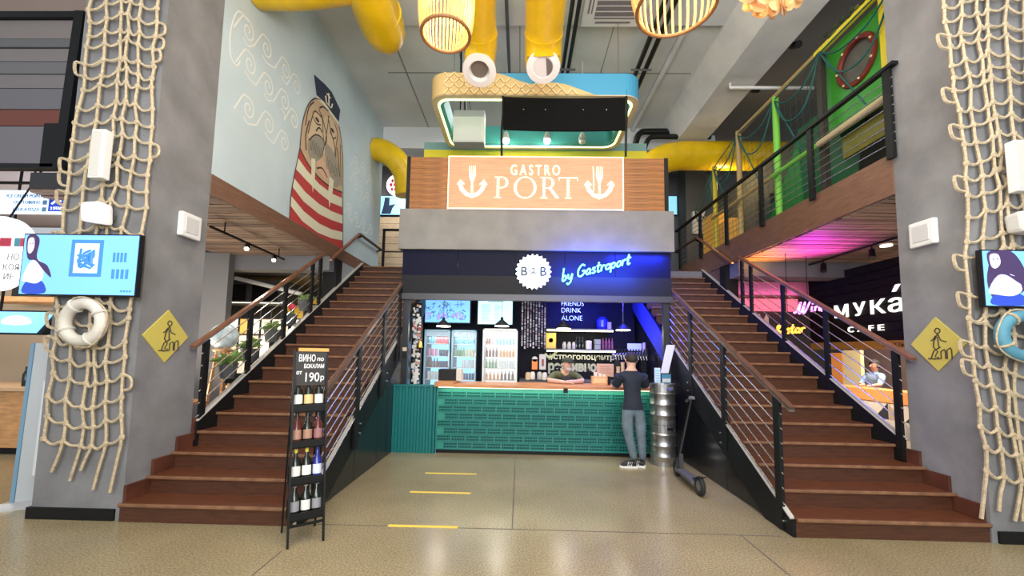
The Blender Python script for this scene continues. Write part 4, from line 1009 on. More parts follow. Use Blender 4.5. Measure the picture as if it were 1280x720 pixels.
# bartender leaning on the counter
J = {'pelvis': (.80, 7.72, .92, (.15, .11)), 'waist': (.80, 7.65, 1.03, (.145, .11)), 'chest': (.81, 7.52, 1.13, (.16, .12)), 'collar': (.82, 7.42, 1.225, (.11, .09)), 'neck': (.835, 7.37, 1.285, .055),
     'skull0': (.85, 7.33, 1.345, (.078, .085)), 'skull1': (.85, 7.335, 1.42, (.088, .098)), 'skull2': (.845, 7.345, 1.465, (.065, .075)),
     'shL': (.63, 7.46, 1.2, .075), 'elL': (.50, 7.22, 1.15, .05), 'wrL': (.74, 7.03, 1.14, .032), 'Lpalm': (.82, 7.0, 1.135, (.036, .02)),
     'shR': (1.01, 7.46, 1.2, .075), 'elR': (1.11, 7.22, 1.15, .05), 'wrR': (.93, 7.04, 1.145, .032), 'Rpalm': (.86, 7.03, 1.16, (.036, .02)),
     'hipL': (.70, 7.74, .85, .09), 'knL': (.70, 7.74, .46, .065), 'anL': (.70, 7.78, .08, .045), 'hipR': (.90, 7.74, .85, .09), 'knR': (.90, 7.74, .46, .065), 'anR': (.90, 7.78, .08, .045)}
Eg = [('pelvis', 'waist', 1), ('waist', 'chest', 1), ('chest', 'collar', 1), ('collar', 'neck', 0), ('neck', 'skull0', 0), ('skull0', 'skull1', 0), ('skull1', 'skull2', 0)]
for s in 'LR':
    Eg += [('collar', 'sh' + s, 1), ('sh' + s, 'el' + s, 1), ('el' + s, 'wr' + s, 0), ('wr' + s, s + 'palm', 0), ('pelvis', 'hip' + s, 2), ('hip' + s, 'kn' + s, 2), ('kn' + s, 'an' + s, 2)]
fingers(J, Eg, None, J['Lpalm'][:3], (1, -.2, 0), (0, 1, 0), (0, 0, 1), 0, 'L'); fingers(J, Eg, None, J['Rpalm'][:3], (-1, -.2, 0), (0, -1, 0), (0, 0, 1), 0, 'R')
for k_ in list(J):
    if not k_.startswith(('hip', 'kn', 'an', 'wr', 'el', 'L', 'R')): q = J[k_]; J[k_] = (q[0], q[1], q[2] + .035, q[3])
bt = figure('body', 'bearded bartender in olive t-shirt and flat cap leaning behind the counter', J, Eg, (.8, 7.7, 0), [skin_m, olive, darkgrey])
fx, fy = .5, -.866   # the way he looks
hc = V((.85, 7.335, 1.435)); fd = V((fx, fy, 0)); sdv = V((-fy, fx, 0))
b = B().ball(hc + fd * .052 + V((0, 0, -.085)), .052, 1.05, .9, 1.0, 14, 10); b.obj('beard', beard_m, bt, smooth=True)
B().tube([hc + fd * .088 - sdv * .035 - V((0, 0, .048)), hc + fd * .10 - V((0, 0, .036)), hc + fd * .088 + sdv * .035 - V((0, 0, .048))], .011, 6).obj('moustache', beard_m, bt, smooth=True)
B().tube([hc + fd * .08 + V((0, 0, .02)), hc + fd * .118 - V((0, 0, .012)), hc + fd * .095 - V((0, 0, .02))], [.008, .016, .012], 8).obj('nose', skin_m, bt, smooth=True)
for s in (-1, 1):
    B().ball(hc + fd * .088 + sdv * s * .032 + V((0, 0, .02)), .010, n=8, k=6).obj('eye', MATS['hair_dark'], bt)
    B().ball(hc - fd * .005 + sdv * s * .08, .024, .7, .7, 1.2, 8, 6).obj('ear', skin_m, bt, smooth=True)
B().tube([hc + fd * .10 - sdv * .022 - V((0, 0, .04)), hc + fd * .108 - V((0, 0, .042)), hc + fd * .10 + sdv * .022 - V((0, 0, .04))], .006, 6).obj('mouth', M('lips', (.42, .16, .13), .6), bt)
cp = B().ball(hc + V((0, 0, .045)), .108, 1, 1.05, .75, 18, 12)
bmesh.ops.delete(cp.bm, geom=[v for v in cp.bm.verts if v.co.z < hc.z + .035], context='VERTS')
cpo = cp.obj('cap', cap_m, bt, smooth=True)
B().prism([hc + fd * (.06 + .115 * math.sin(a)) + sdv * (.095 * math.cos(a)) + V((0, 0, .038)) for a in [i * PI / 8 for i in range(9)]], (0, 0, .012)).obj('peak', cap_m, cpo)
B().hexa([(.72, 7.36, 1.04), (.93, 7.36, 1.04), (.93, 7.42, 1.04), (.72, 7.42, 1.04), (.76, 7.335, 1.22), (.92, 7.335, 1.22), (.92, 7.40, 1.24), (.76, 7.40, 1.24)]).obj('apron', MATS['dark_wall'], bt, bevel=.01)
# ------------------------------------------------------------------ wine rack (built at the origin, then set in place)
rk = thing('wine_rack', 'narrow black metal wine rack with four shelves and a chalkboard on top', 'rack', (0, 0, 0))
RW = .135
for s in (-1, 1):
    B().bar((s * RW, -.14, 0), (s * RW, .10, 1.62), .016, .028, (0, 1, 0)).obj('leg', black, rk)
    B().bar((s * RW, .22, 0), (s * RW, .08, 1.25), .014, .02, (0, 1, 0)).obj('leg', black, rk)
for z in (.16,): B().bar((-RW, -.115, z), (RW, -.115, z), .014, .02).obj('crossbar', black, rk)
RS = (1.08, .78, .48, .20)
ylean = lambda z: -.14 + .24 * z / 1.62
for z in RS:
    y = ylean(z)
    B().box((-RW, y, z - .01), (RW, y + .15, z)).box((-RW, y, z - .01), (RW, y + .01, z + .055)).box((-RW, y + .14, z), (RW, y + .15, z + .14)).obj('shelf', black, rk)
y = ylean(1.45)
cb = B().box((-RW + .01, y, 1.30), (RW - .005, y + .02, 1.60)).obj('chalkboard', M('chalkboard', (.035, .032, .03), .7), rk)
B().box((-RW + .03, y - .005, 1.605), (RW + .01, y + .035, 1.635)).obj('wood_strip', M('strip_wood', (.62, .33, .08), .5), rk)
chk = M('chalk_white', (.8, .8, .78), .7, emit=.1)
for s_, sz, x, z, wd in (('ВИНО', .085, -.10, 1.515, .135), ('по', .05, .05, 1.52, .055), ('БОКАЛАМ', .05, -.055, 1.455, .165), ('от', .05, -.115, 1.40, .045), ('190', .115, -.04, 1.335, .115), ('р', .07, .085, 1.345, .03)):
    t = text('chalk_lettering', s_, sz, chk, cb, (x, y - .004, z), width=wd, bold=.001, depth=.001)
wine_me = {}
def wine(glass, lab, capm, key):
    b = B().m(0).lathe([(.034, 0), (.037, .012), (.037, .165), (.016, .205), (.0145, .27)], n=14)
    b.m(1).lathe([(.0378, .045), (.0378, .125)], n=14); b.m(2).lathe([(.0158, .235), (.0158, .275)], n=10)
    return b.mesh('wine_bottle', [glass, lab, capm], smooth=True)
capb = M('capsule_black', (.02, .015, .02), .3); capy = M('capsule_yellow', (.65, .58, .08), .4)
lab_p = M('label_peach', (.35, .19, .13), .6)
RB = [[(bottle_g, label_w, capb), (bottle_g, label_t, capb), (bottle_g, label_w, capb)],
      [(bottle_r, lab_p, capb), (bottle_g, lab_p, capb), (bottle_r, M('label_rose', (.28, .13, .13), .6), capb)],
      [(bottle_g, label_w, capy), (bottle_g, label_w, capy), (bottle_b, M('label_ice', (.6, .65, .8), .6), M('capsule_blue', (.02, .03, .2), .3))]]
rows = ('top shelf', 'second shelf', 'third shelf', 'lowest shelf'); posn = ('left', 'middle', 'right')
desc = [['white-labelled wine bottle', 'tan-labelled wine bottle', 'white-labelled wine bottle'], ['peach-labelled red wine bottle', 'dark peach-labelled wine bottle', 'rose-labelled wine bottle'], ['yellow-capped white-labelled wine bottle', 'yellow-capped white-labelled wine bottle', 'blue wine bottle']]
RZ = math.radians(37); RL = V((-1.845, 3.62, 0)); RM = Matrix.Rotation(RZ, 4, 'Z')
for r in range(3):
    for i in range(3):
        o = bpy.data.objects.new('wine_bottle', wine(*RB[r][i], 0)); COL.objects.link(o)
        z = RS[r]; p = V(((i - 1) * .086, ylean(z) + .062, z + .012))
        o.matrix_world = Matrix.Translation(RL) @ RM @ Matrix.Translation(p) @ Matrix.Rotation(-.15, 4, 'X'); ORG[o.name] = V((0, 0, 0))
        tag(o, '%s at the %s of the %s of the black wine rack' % (desc[r][i], posn[i], rows[r]), 'wine bottle', 'bottles in the wine rack')
for i in range(3):
    o = bpy.data.objects.new('wine_bottle', wine(bottle_g, label_w if i == 1 else M('label_grey', (.25, .25, .27), .6), M('capsule_grey', (.3, .3, .32), .4) if i != 1 else label_w, 0)); COL.objects.link(o)
    z = RS[3]; p = V(((i - 1) * .086, ylean(z) + .062, z + .012))
    o.matrix_world = Matrix.Translation(RL) @ RM @ Matrix.Translation(p) @ Matrix.Rotation(-.15, 4, 'X'); ORG[o.name] = V((0, 0, 0))
    tag(o, 'dark wine bottle with %s label at the %s of the lowest shelf of the rack' % ('white' if i == 1 else 'grey', posn[i]), 'wine bottle', 'bottles in the wine rack')
rk.location = RL; rk.rotation_euler = (0, 0, RZ)

# ------------------------------------------------------------------ kegs, scooter, floor tape
for k in range(2):
    z = k * .60; kg = thing('beer_keg', ('steel beer keg standing on the floor, lower of the two stacked' if k == 0 else 'steel beer keg on top of another keg beside the counter'), 'keg', (2.17, 6.3, z), 'stacked beer kegs')
    R0 = .185
    B().lathe([(R0 - .012, .035), (R0 - .004, .06), (R0 - .004, .115), (R0 + .006, .13), (R0 + .006, .145), (R0 - .004, .16), (R0 - .004, .27), (R0 + .006, .285), (R0 + .006, .30), (R0 - .004, .315), (R0 - .004, .43), (R0 + .006, .445), (R0 + .006, .46), (R0 - .006, .475), (R0 - .05, .53)], (2.17, 6.3, z), 28).obj('body', keg_m, kg, smooth=True)
    for z0, z1 in ((0, .06), (.475, .595)):
        c = B(); n = 28
        for i in range(n):
            a0, a1 = 2 * PI * i / n, 2 * PI * (i + 1) / n
            hole = z0 > 0 and (i % 14) in (7, 8, 9)
            for lo, hi in (((z0, z0 + .03), (z1 - .035, z1)) if hole else ((z0, z1),)):
                P = [(2.17 + rr * math.cos(a), 6.3 + rr * math.sin(a), z + h) for h in (lo, hi) for rr, a in ((R0 - .01, a0), (R0 - .002, a0), (R0 - .002, a1), (R0 - .01, a1))]
                c.hexa(P)
        c.obj('chime', keg_m, kg, smooth=False)
    B().cyl((2.17, 6.3, z + .52), (2.17, 6.3, z + .56), .035, 12).obj('valve', steel, kg)

sc_ = thing('kick_scooter', 'black kick scooter leaning against the right staircase by the kegs', 'scooter', (2.13, 5.3, 0))
for (x, y), nm in (((2.15, 5.70), 'front'), ((2.12, 4.93), 'rear')):
    wv = B().torus((x, y, .115), .083, .03, 'X', 24, 8).obj('wheel', rubber, sc_, smooth=True)
    B().cyl((x - .022, y, .115), (x + .022, y, .115), .058, 16).obj('hub', grey_m, wv, smooth=True)
B().hexa([(2.06, 5.02, .10), (2.19, 5.02, .10), (2.21, 5.56, .10), (2.09, 5.56, .10), (2.06, 5.02, .14), (2.19, 5.02, .14), (2.21, 5.56, .14), (2.09, 5.56, .14)]).obj('deck', M('deck_grey', (.10, .10, .105), .5), sc_, bevel=.008)
B().bar((2.125, 5.06, .16), (2.125, 4.86, .235), .075, .012).obj('mudguard', black, sc_)
B().bar((2.15, 5.55, .12), (2.19, 5.66, .30), .05, .045).obj('neck', black, sc_)
for s in (-1, 1): B().bar((2.15 + s * .042, 5.70, .115), (2.165 + s * .03, 5.685, .26), .014, .028).obj('fork', black, sc_)
B().tube([(2.17, 5.68, .24), (2.40, 5.80, 1.02)], [.022, .018], 10).obj('stem', black, sc_, smooth=True)
B().tube([(2.27, 5.62, 1.02), (2.40, 5.80, 1.03), (2.47, 6.0, 1.03)], .014, 8).obj('handlebar', grey_m, sc_, smooth=True)
for p, q in (((2.24, 5.57, 1.02), (2.30, 5.67, 1.02)), ((2.45, 5.94, 1.03), (2.475, 6.03, 1.03))): B().cyl(p, q, .02, 10).obj('grip', rubber, sc_, smooth=True)
B().box((2.37, 5.76, 1.02), (2.43, 5.83, 1.06)).obj('display', steel, sc_)

for (x0, x1, y), lab in (((-1.24, -.55, 5.58), 'yellow floor tape strip nearest the counter'), ((-1.245, -.54, 4.84), 'yellow floor tape strip, middle of the three'), ((-1.2, -.55, 3.92), 'yellow floor tape strip nearest the wine rack and camera')):
    tag(B().box((x0, y - .022, 0), (x1, y + .022, .0025)).obj('floor_tape', tape), lab, 'floor tape', 'queue tapes on the floor')

# ------------------------------------------------------------------ columns: nets, signs, boxes, buoys, screens
def rope_net(label, xs, ztop, rows, side, tails, Y):
    nt = thing('rope_net', label, 'rope net', (sum(xs) / len(xs), Y, 0), 'rope nets on the columns')
    rnd = random.Random(11 if side < 0 else 23)
    G = []
    for j, z in enumerate(rows):
        row = []
        for i, x in enumerate(xs):
            sway = .035 * math.sin(z * 1.9 + i * .5 + side) + rnd.uniform(-.014, .014)
            row.append(V((x + sway, Y - rnd.uniform(0, .02), z + (.05 * abs(i - (len(xs) - 1) / 2) ** 1.0 * (-1 if z > 1.9 else 1) * .8 if True else 0) + rnd.uniform(-.02, .02))))
        G.append(row)
    R_ = .0155
    for i in range(len(xs)):
        pts = [V((G[0][i].x, Y, ztop))] + [g[i] for g in G]
        if tails[i]: pts += [G[-1][i] + V((-.03 - .02 * rnd.random(), .0, -tails[i] * .5)), G[-1][i] + V((-.08 + .02 * rnd.random(), 0, -tails[i]))]
        B().tube(smooth_path(pts, 3), R_, 5).obj('rope', rope_m, nt, smooth=True)
    for j, row in enumerate(G):
        pts = [row[0]]
        for a, b_ in zip(row, row[1:]):
            w_ = (b_ - a).length
            pts += [a.lerp(b_, .5) + V((0, -.006, -.10 * w_ - rnd.uniform(0, .03))), b_]
        if rnd.random() < .28: # a loop that sticks out at the net's edge
            e = row[0]; pts = [e + V((0, 0, -.13)), e + V((-.085, 0, -.10)), e + V((-.10, 0, .02)), e] + pts[1:]
        if rnd.random() < .22:
            e = row[-1]; pts = pts + [e + V((.08, 0, -.03)), e + V((.085, 0, -.12)), e + V((.0, 0, -.15))]
        B().tube(smooth_path(pts, 4), R_ * .9, 5).obj('rope', rope_m, nt, smooth=True)
    kb = B()
    for row in G:
        for p in row: kb.ball(p, .027, 1, .9, 1.15, 6, 4)
    kb.obj('knots', rope_m, nt, smooth=True, kind='stuff')
    return nt
rz = [6.7 - .175 * i for i in range(9)] + [5.16, 5.02, 4.86, 4.74, 4.56, 4.42, 4.30, 4.08, 3.92, 3.74, 3.56, 3.42, 3.24, 3.06, 2.82, 2.68, 2.3, 2.08, 1.80, 1.58, 1.42, 1.24, 1.03, .85, .66]
rope_net('pale rope net hanging on the left column with a white lifebuoy', [-4.48, -4.30, -4.13, -4.03, -3.90, -3.73], 7.4, rz, -1, [0, .28, .32, .22, .42, .5], 3.835)
rope_net('pale rope net hanging on the right column with a blue lifebuoy', [4.16, 4.31, 4.46, 4.54, 4.70, 4.86, 5.0, 5.14], 7.4, [z + .06 for z in rz[:-1]] + [.72, .5], 1, [.42, .3, .35, .3, .3, .2, .2, .2], 3.835)

def diamond(label, x, y, z, s):
    sg_ = thing('warning_sign', label, 'sign', (x, y, z), 'diamond stair signs')
    d = .274
    B().prism([(x, y - d, z), (x, y, z - d), (x, y + d, z), (x, y, z + d)], (s * .012, 0, 0)).obj('plate', signyel, sg_)
    X = x + s * .0145; f = s   # the drawing: a walker going up steps
    ln_ = B()
    def L(pts, r=.0055): ln_.tube([(X, y + a * f, z + b_) for a, b_ in pts], r, 5)
    ln_.torus((X, y + f * .02, z + .135), .026, .0055, 'X', 14, 5)
    L([(.02, .105), (-.02, .03), (-.03, -.03)]); L([(.02, .105), (.045, .04), (.10, .02)]); L([(.0, .085), (-.03, .045), (-.052, .035)]); L([(.018, .07), (.022, .0), (.025, -.03)])
    L([(-.03, -.03), (.01, -.075), (-.02, -.13), (.02, -.135)]); L([(.04, -.03), (-.03, -.07), (-.06, -.15), (-.02, -.155)]); L([(-.09, -.15), (.03, -.15)])
    L([(.04, -.15), (.04, -.075), (.075, -.055), (.085, -.075), (.085, -.15)]); L([(.10, -.15), (.10, -.06), (.135, -.04), (.145, -.06), (.145, -.15)])
    ln_.obj('pictogram', mline, sg_)
diamond('yellow diamond sign with a person on steps on the left column', XL, 4.19, 1.735, 1)
diamond('yellow diamond sign with a person on steps on the right column', XR, 4.24, 1.785, -1)
for x, y, z, s, lab in ((XL, 4.34, 2.955, 1, 'square white wall speaker on the left column beside the gallery'), (XR, 4.28, 2.945, -1, 'square white wall speaker on the right column above the diamond sign')):
    t_ = thing('wall_speaker', lab, 'speaker', (x, y, z), 'square white wall units')
    B().box((min(x, x + s * .06), y - .135, z - .135), (max(x, x + s * .06), y + .135, z + .135)).obj('housing', white, t_, bevel=.02)
    B().box((min(x + s * .06, x + s * .066), y - .085, z - .085), (max(x + s * .06, x + s * .066), y + .085, z + .085)).obj('grille', M('grille_grey', (.55, .55, .55), .6), t_)

def lifebuoy(label, c, R0, mat):
    t_ = thing('lifebuoy', label, 'lifebuoy', c, 'lifebuoys on the rope nets')
    B().torus(c, R0, R0 * .30, 'Y', 36, 12).obj('ring', mat, t_, smooth=True)
    for a in (.5, 2.1, 3.6, 5.2):
        p = V(c) + V((math.cos(a) * R0, 0, math.sin(a) * R0)); d = V((-math.sin(a), 0, math.cos(a)))
        B().tube([p + V((math.cos(a), 0, math.sin(a))) * R0 * .33 * math.cos(k * PI / 6) + V((0, 1, 0)) * R0 * .33 * math.sin(k * PI / 6) for k in range(12)], .012, 6, closed=True).obj('band', offwhite if mat is buoy_w else rope_m, t_, smooth=True)
    B().tube(smooth_path([V(c) + V((math.cos(a) * R0 * (1.33 + .06 * math.sin(a * 4)), -.01, math.sin(a) * R0 * (1.33 + .06 * math.sin(a * 4)))) for a in [k * 2 * PI / 16 for k in range(16)]], 2, True), .008, 5, closed=True).obj('grab_line', rope_m, t_, smooth=True)
lifebuoy('white lifebuoy hanging on the left rope net under the screen', (-4.08, 3.72, 1.84), .175, buoy_w)
lifebuoy('blue lifebuoy hanging on the right rope net under the screen', (4.47, 3.72, 1.85), .175, buoy_b)
def flood(label1, label2, x, y, z1, z2):
    t_ = thing('wall_lamp', label1, 'lamp', (x, y, z1), 'slim lamps on the nets')
    B().box((x - .075, y - .08, z1 - .24), (x + .065, y, z1 + .24)).obj('housing', white, t_, bevel=.01); B().box((x - .065, y - .084, z1 - .22), (x + .03, y - .08, z1 + .22)).obj('cover', offwhite, t_)
    B().bar((x, y, z1), (x, y + .14, z1), .04, .04).obj('bracket', grey_m, t_)
    t_ = thing('floodlight', label2, 'floodlight', (x, y, z2), 'rounded floodlights on the nets')
    B().hexa([(x - .08, y - .10, z2 - .10), (x + .07, y - .06, z2 - .12), (x + .10, y + .05, z2 - .10), (x - .05, y + .06, z2 - .08), (x - .10, y - .10, z2 + .09), (x + .05, y - .06, z2 + .12), (x + .08, y + .05, z2 + .10), (x - .07, y + .06, z2 + .09)]).obj('housing', white, t_, bevel=.03)
    B().bar((x, y + .05, z2), (x, y + .15, z2), .05, .05).obj('bracket', grey_m, t_)
flood('slim white box lamp on the left rope net', 'rounded white floodlight above the screen on the left column', -4.05, 3.74, 3.45, 2.88)
flood('slim white box lamp on the right rope net', 'rounded white floodlight above the screen on the right column', 4.55, 3.74, 3.40, 2.88)

def picture_screen(name, label, x0, x1, z0, z1, y, mirror, arm_x):
    s = thing(name, label, 'television', ((x0 + x1) / 2, y, z0), 'television screens on the columns')
    B().box((x0 - .012, y, z0 - .012), (x1 + .012, y + .045, z1 + .012)).obj('casing', black, s)
    B().box((x0, y - .004, z0), (x1, y, z1)).obj('display', E_('tv_blue', (.16, .42, .95), .85), s)
    B().box((arm_x - .1, y + .045, (z0 + z1) / 2 - .1), (arm_x + .1, YF, (z0 + z1) / 2 + .1)).obj('bracket', black, s)
    W, H = x1 - x0, z1 - z0
    def shp(nm, pts, mat, k): 
        B().prism([(x0 + W * a, y - .0045 - .0006 * k, z0 + H * c) for a, c in smooth_path_2d(pts)], (0, .0004, 0)).obj(nm, mat, s)
    hair = M('tv_hair', (.05, .03, .10), .5, emit=.10, ecol=(.25, .12, .4)); body_ = M('tv_body', (.55, .60, .95), .5, emit=.55); dk = M('tv_navy', (.02, .05, .4), .5, emit=.35, ecol=(.05, .15, .9)); sk_ = M('tv_skin', (.75, .62, .75), .5, emit=.5)
    m = .75 if not mirror else 1.25
    if mirror: shp('figure', [(.10, .05), (.02, .45), (.10, .95), (.26, 1.0), (.36, .75), (.40, .40), (.30, .20)], hair, -.5)
    shp('figure', [(.04 * m, .02), (.30 * m, .02), (.28 * m, .18), (.20 * m, .24), (.08 * m, .22)], dk, 0)
    shp('figure', [(.02 * m, .25), (.10 * m, .55), (.22 * m, .55), (.27 * m, .30), (.20 * m, .18), (.08 * m, .20)], body_, 1)
    shp('figure', [(.06 * m, .60), (.03 * m, .95), (.12 * m, 1.0), (.18 * m, .90), (.17 * m, .60), (.30 * m, .48), (.36 * m, .28), (.26 * m, .40), (.16 * m, .56)], hair, 2)
    shp('figure', [(.055 * m, .72), (.05 * m, .92), (.11 * m, .94), (.125 * m, .78), (.09 * m, .68)], sk_, 3)
    eye_ = [(.075 * m, .845), (.105 * m, .85)]
    for a, c in eye_: shp('figure', [(a - .007 * m, c), (a, c + .012), (a + .007 * m, c), (a, c - .012)], hair, 4)
    if not mirror:
        pn = M('tv_panel', (.05, .18, .7), .5, emit=.6, ecol=(.05, .25, .95))
        B().box((x0 + W * .42, y - .0065, z0 + H * .30), (x0 + W * .70, y - .005, z0 + H * .92)).obj('picture', pn, s)
        B().box((x0 + W * .455, y - .0075, z0 + H * .36), (x0 + W * .665, y - .0065, z0 + H * .86)).obj('picture', M('tv_pale', (.55, .8, 1), .5, emit=.75), s)
        bb = B(); rn = random.Random(4)
        for i in range(7): bb.tube(smooth_path([(x0 + W * rn.uniform(.48, .64), y - .008, z0 + H * rn.uniform(.42, .8)) for _ in range(4)], 4), .011, 5)
        bb.obj('drawing', pn, s, kind='stuff')
        bb = B()
        for xa, wd, z in ((.79, .13, .55), (.79, .16, .27), (.88, .10, .05)):
            for i in range(4): bb.box((x0 + W * (xa + i * wd / 4), y - .006, z0 + H * z), (x0 + W * (xa + i * wd / 4 + wd * .16), y - .004, z0 + H * (z + (.16 if z > .1 else .03))))
        bb.obj('writing', MATS['tv_panel'], s, kind='stuff')
    return s
def smooth_path_2d(pts): return [(q.x, q.y) for q in smooth_path([V((a, b_, 0)) for a, b_ in pts], 4, True)]
picture_screen('television', 'wide television with blue picture and woman, mounted on the left column', -4.74, -3.63, 2.10, 2.67, 3.73, False, -4.2)
picture_screen('television', 'television with blue picture of a dark-haired woman on the right column', 4.19, 5.15, 2.12, 2.62, 3.73, True, 4.75)

# ------------------------------------------------------------------ shop on the far left
ics = thing('direction_sign', 'white lightbox sign with shop names and a blue arrow hanging from the ceiling', 'sign', (-6.1, 4.9, 3.25))
B().box((-6.9, 4.9, 3.28), (-5.66, 4.96, 3.57)).obj('lightbox', E_('lightbox_white', (.75, .86, 1), .75), ics)
B().box((-5.97, 4.893, 3.30), (-5.74, 4.9, 3.54)).obj('blue_field', M('sign_blue', (.01, .05, .42), .5, emit=.25, ecol=(.02, .1, .9)), ics)
lw = M('sign_white', (.85, .88, .95), .5, emit=.8); lb = M('sign_text_blue', (.10, .25, .45), .5)
bb = B().bar((-5.92, 4.888, 3.39), (-5.81, 4.888, 3.49), .01, .022, (0, 1, 0)).bar((-5.88, 4.888, 3.495), (-5.80, 4.888, 3.495), .01, .02).bar((-5.81, 4.888, 3.42), (-5.81, 4.888, 3.50), .01, .02); bb.obj('arrow', lw, ics)
text('lettering', '2 ЭТАЖ', .05, lw, ics, (-5.935, 4.89, 3.32), width=.16)
for s_, z, wd, x in (('ICE CREAM POINT', 3.475, .46, -6.52), ('ПОРТОФИНО', 3.39, .34, -6.42), ('DELICATESZA', 3.30, .34, -6.42)):
    text('lettering', s_, .06, lb, ics, (x, 4.892, z), width=wd, depth=.002)
for z in (3.495, 3.41, 3.32): B().box((-6.05, 4.893, z - .025), (-6.0, 4.9, z + .03)).obj('symbol', lb, ics)
for x in (-6.3, -5.75): B().bar((x, 4.98, 3.5), (x, 4.98, 3.88), .014, .014).obj('hanger', black, ics)
B().bar((-7.0, 4.98, 3.70), (-5.7, 4.98, 3.70), .03, .03).obj('hanger_rail', black, ics)
rs = thing('round_sign', 'round glowing white shop sign with red, blue and grey marks', 'sign', (-6.1, 4.6, 2.7))
B().lathe([(.44, 0), (.44, .06)], (-6.12, 4.56, 2.68), 40, 'Y').obj('disc', E_('disc_white', (.95, .98, 1), 1.0), rs)
for x, w_, c in ((-6.02, .13, (.6, .05, .10)), (-5.88, .06, (.1, .35, .45)), (-5.79, .10, (.65, .08, .15))): B().box((x - w_ / 2, 4.55, 2.76), (x + w_ / 2, 4.56, 2.86)).obj('mark', M('mark_%d' % (w_ * 100), c, .5), rs)
for s_, x, z in (('НО', -5.98, 2.60), ('КОЯ', -6.02, 2.48), ('ИЕ', -6.0, 2.37)): text('lettering', s_, .10, M('sign_grey', (.3, .3, .3), .5), rs, (x, 4.553, z), depth=.002)
B().bar((-6.12, 4.63, 3.1), (-6.12, 4.92, 3.88), .014, .014).obj('hanger', black, rs)
tv2 = thing('menu_screen', 'tilted blue menu screen with a white plate above the shop counter', 'screen', (-6.0, 4.9, 1.75))
B().hexa([(-6.55, 4.75, 1.74), (-5.72, 4.75, 1.74), (-5.65, 4.9, 1.74), (-6.5, 4.9, 1.74), (-6.45, 4.86, 2.04), (-5.63, 4.86, 2.04), (-5.55, 5.0, 2.04), (-6.4, 5.0, 2.04)]).obj('casing', black, tv2)
B().hexa([(-6.53, 4.742, 1.76), (-5.76, 4.742, 1.76), (-5.76, 4.75, 1.76), (-6.53, 4.75, 1.76), (-6.44, 4.848, 2.02), (-5.68, 4.848, 2.02), (-5.68, 4.856, 2.02), (-6.44, 4.856, 2.02)]).obj('display', E_('menu_blue', (.22, .55, .85), .8), tv2)
b = B().ball((-6.08, 4.79, 1.89), .19, 1, .06, .42, 20, 10); b.obj('plate_picture', E_('menu_plate', (.9, .92, .82), .6), tv2, smooth=True)
B().bar((-6.5, 4.95, 2.03), (-6.5, 5.0, 3.88), .02, .02).obj('hanger', black, tv2)
cs = thing('shop_counter', 'light wooden shop counter with a pale top on the far left', 'counter', (-7.8, 6.2, 0))
B().box((-9.2, 6.0, .1), (-7.05, 6.9, .93)).obj('front', wood_light, cs); B().box((-9.2, 6.05, 0), (-7.1, 6.9, .1)).obj('plinth', black, cs); B().box((-9.25, 5.95, .93), (-7.0, 6.95, .98)).obj('top', M('counter_pale', (.62, .42, .25), .5), cs)
for i in range(5):
    x = -7.62 + i * .105
    o = bpy.data.objects.new('bottle', btl); COL.objects.link(o); ORG[o.name] = V((0, 0, 0)); o.location = (x, 6.2 + .04 * (i % 2), .98); o.scale = (1.1, 1.1, 1.2)
    tag(o, 'dark bottle on the wooden shop counter, %s from left' % ORD[i], 'bottle', 'bottles on the shop counter')
sw = thing('wall_shelf', 'long light wooden shelf board over the shop counter', 'shelf', (-7.8, 6.2, 2.3))
B().box((-9.4, 6.1, 2.28), (-6.9, 6.5, 2.36)).obj('board', wood_light, sw); B().box((-6.98, 6.1, 0), (-6.88, 6.2, 3.4)).obj('upright', wood_light, sw)
struct('wall_back', B().box((-10.6, 7.2, 0), (-6.6, 7.3, 3.44)), M('shop_back', (.58, .47, .34), .8))
tag(B().box((-8.3, 7.12, 1.0), (-7.75, 7.2, 1.95)).obj('wall_notice', M('notice_pale', (.75, .82, .85), .5, emit=.2)), 'pale blue-white notice board on the beige shop wall', 'notice')
tag(B().box((-8.9, 6.9, 2.45), (-8.2, 7.2, 2.75)).obj('extractor_box', dark), 'dark box above the wooden shop shelf', 'box')
light('shop_light', 'AREA', (-7.6, 5.4, 3.3), 45, (1, .93, .85), 2, .8, (-7.6, 6.0, 0))
ru = thing('banner_stand', 'grey and white roll-up banner on a foot behind the left column', 'banner', (-4.95, 4.15, 0))
B().hexa([(-5.03, 4.12, .05), (-4.62, 4.35, .05), (-4.62, 4.365, .05), (-5.03, 4.135, .05), (-5.10, 4.2, 1.64), (-4.68, 4.44, 1.64), (-4.68, 4.455, 1.64), (-5.10, 4.215, 1.64)]).obj('sheet', M('banner_grey', (.45, .48, .50), .5), ru)
B().hexa([(-5.06, 4.10, .05), (-5.035, 4.113, .05), (-5.035, 4.123, .05), (-5.06, 4.12, .05), (-5.12, 4.18, 1.64), (-5.095, 4.192, 1.64), (-5.095, 4.203, 1.64), (-5.12, 4.2, 1.64)]).obj('stripe', M('banner_blue', (.16, .30, .42), .5), ru)
B().hexa([(-4.92, 4.15, .3), (-4.66, 4.31, .3), (-4.66, 4.325, .3), (-4.92, 4.165, .3), (-4.95, 4.19, 1.25), (-4.69, 4.345, 1.15), (-4.69, 4.36, 1.15), (-4.95, 4.205, 1.25)]).obj('panel', M('banner_white', (.66, .68, .68), .5), ru)
B().hexa([(-5.16, 3.92, 0), (-4.60, 4.2, 0), (-4.62, 4.42, 0), (-5.1, 4.2, 0), (-5.1, 4.05, .05), (-4.60, 4.28, .05), (-4.62, 4.40, .05), (-5.08, 4.18, .05)]).obj('foot', M('foot_silver', (.6, .6, .6), .4, .5), ru)
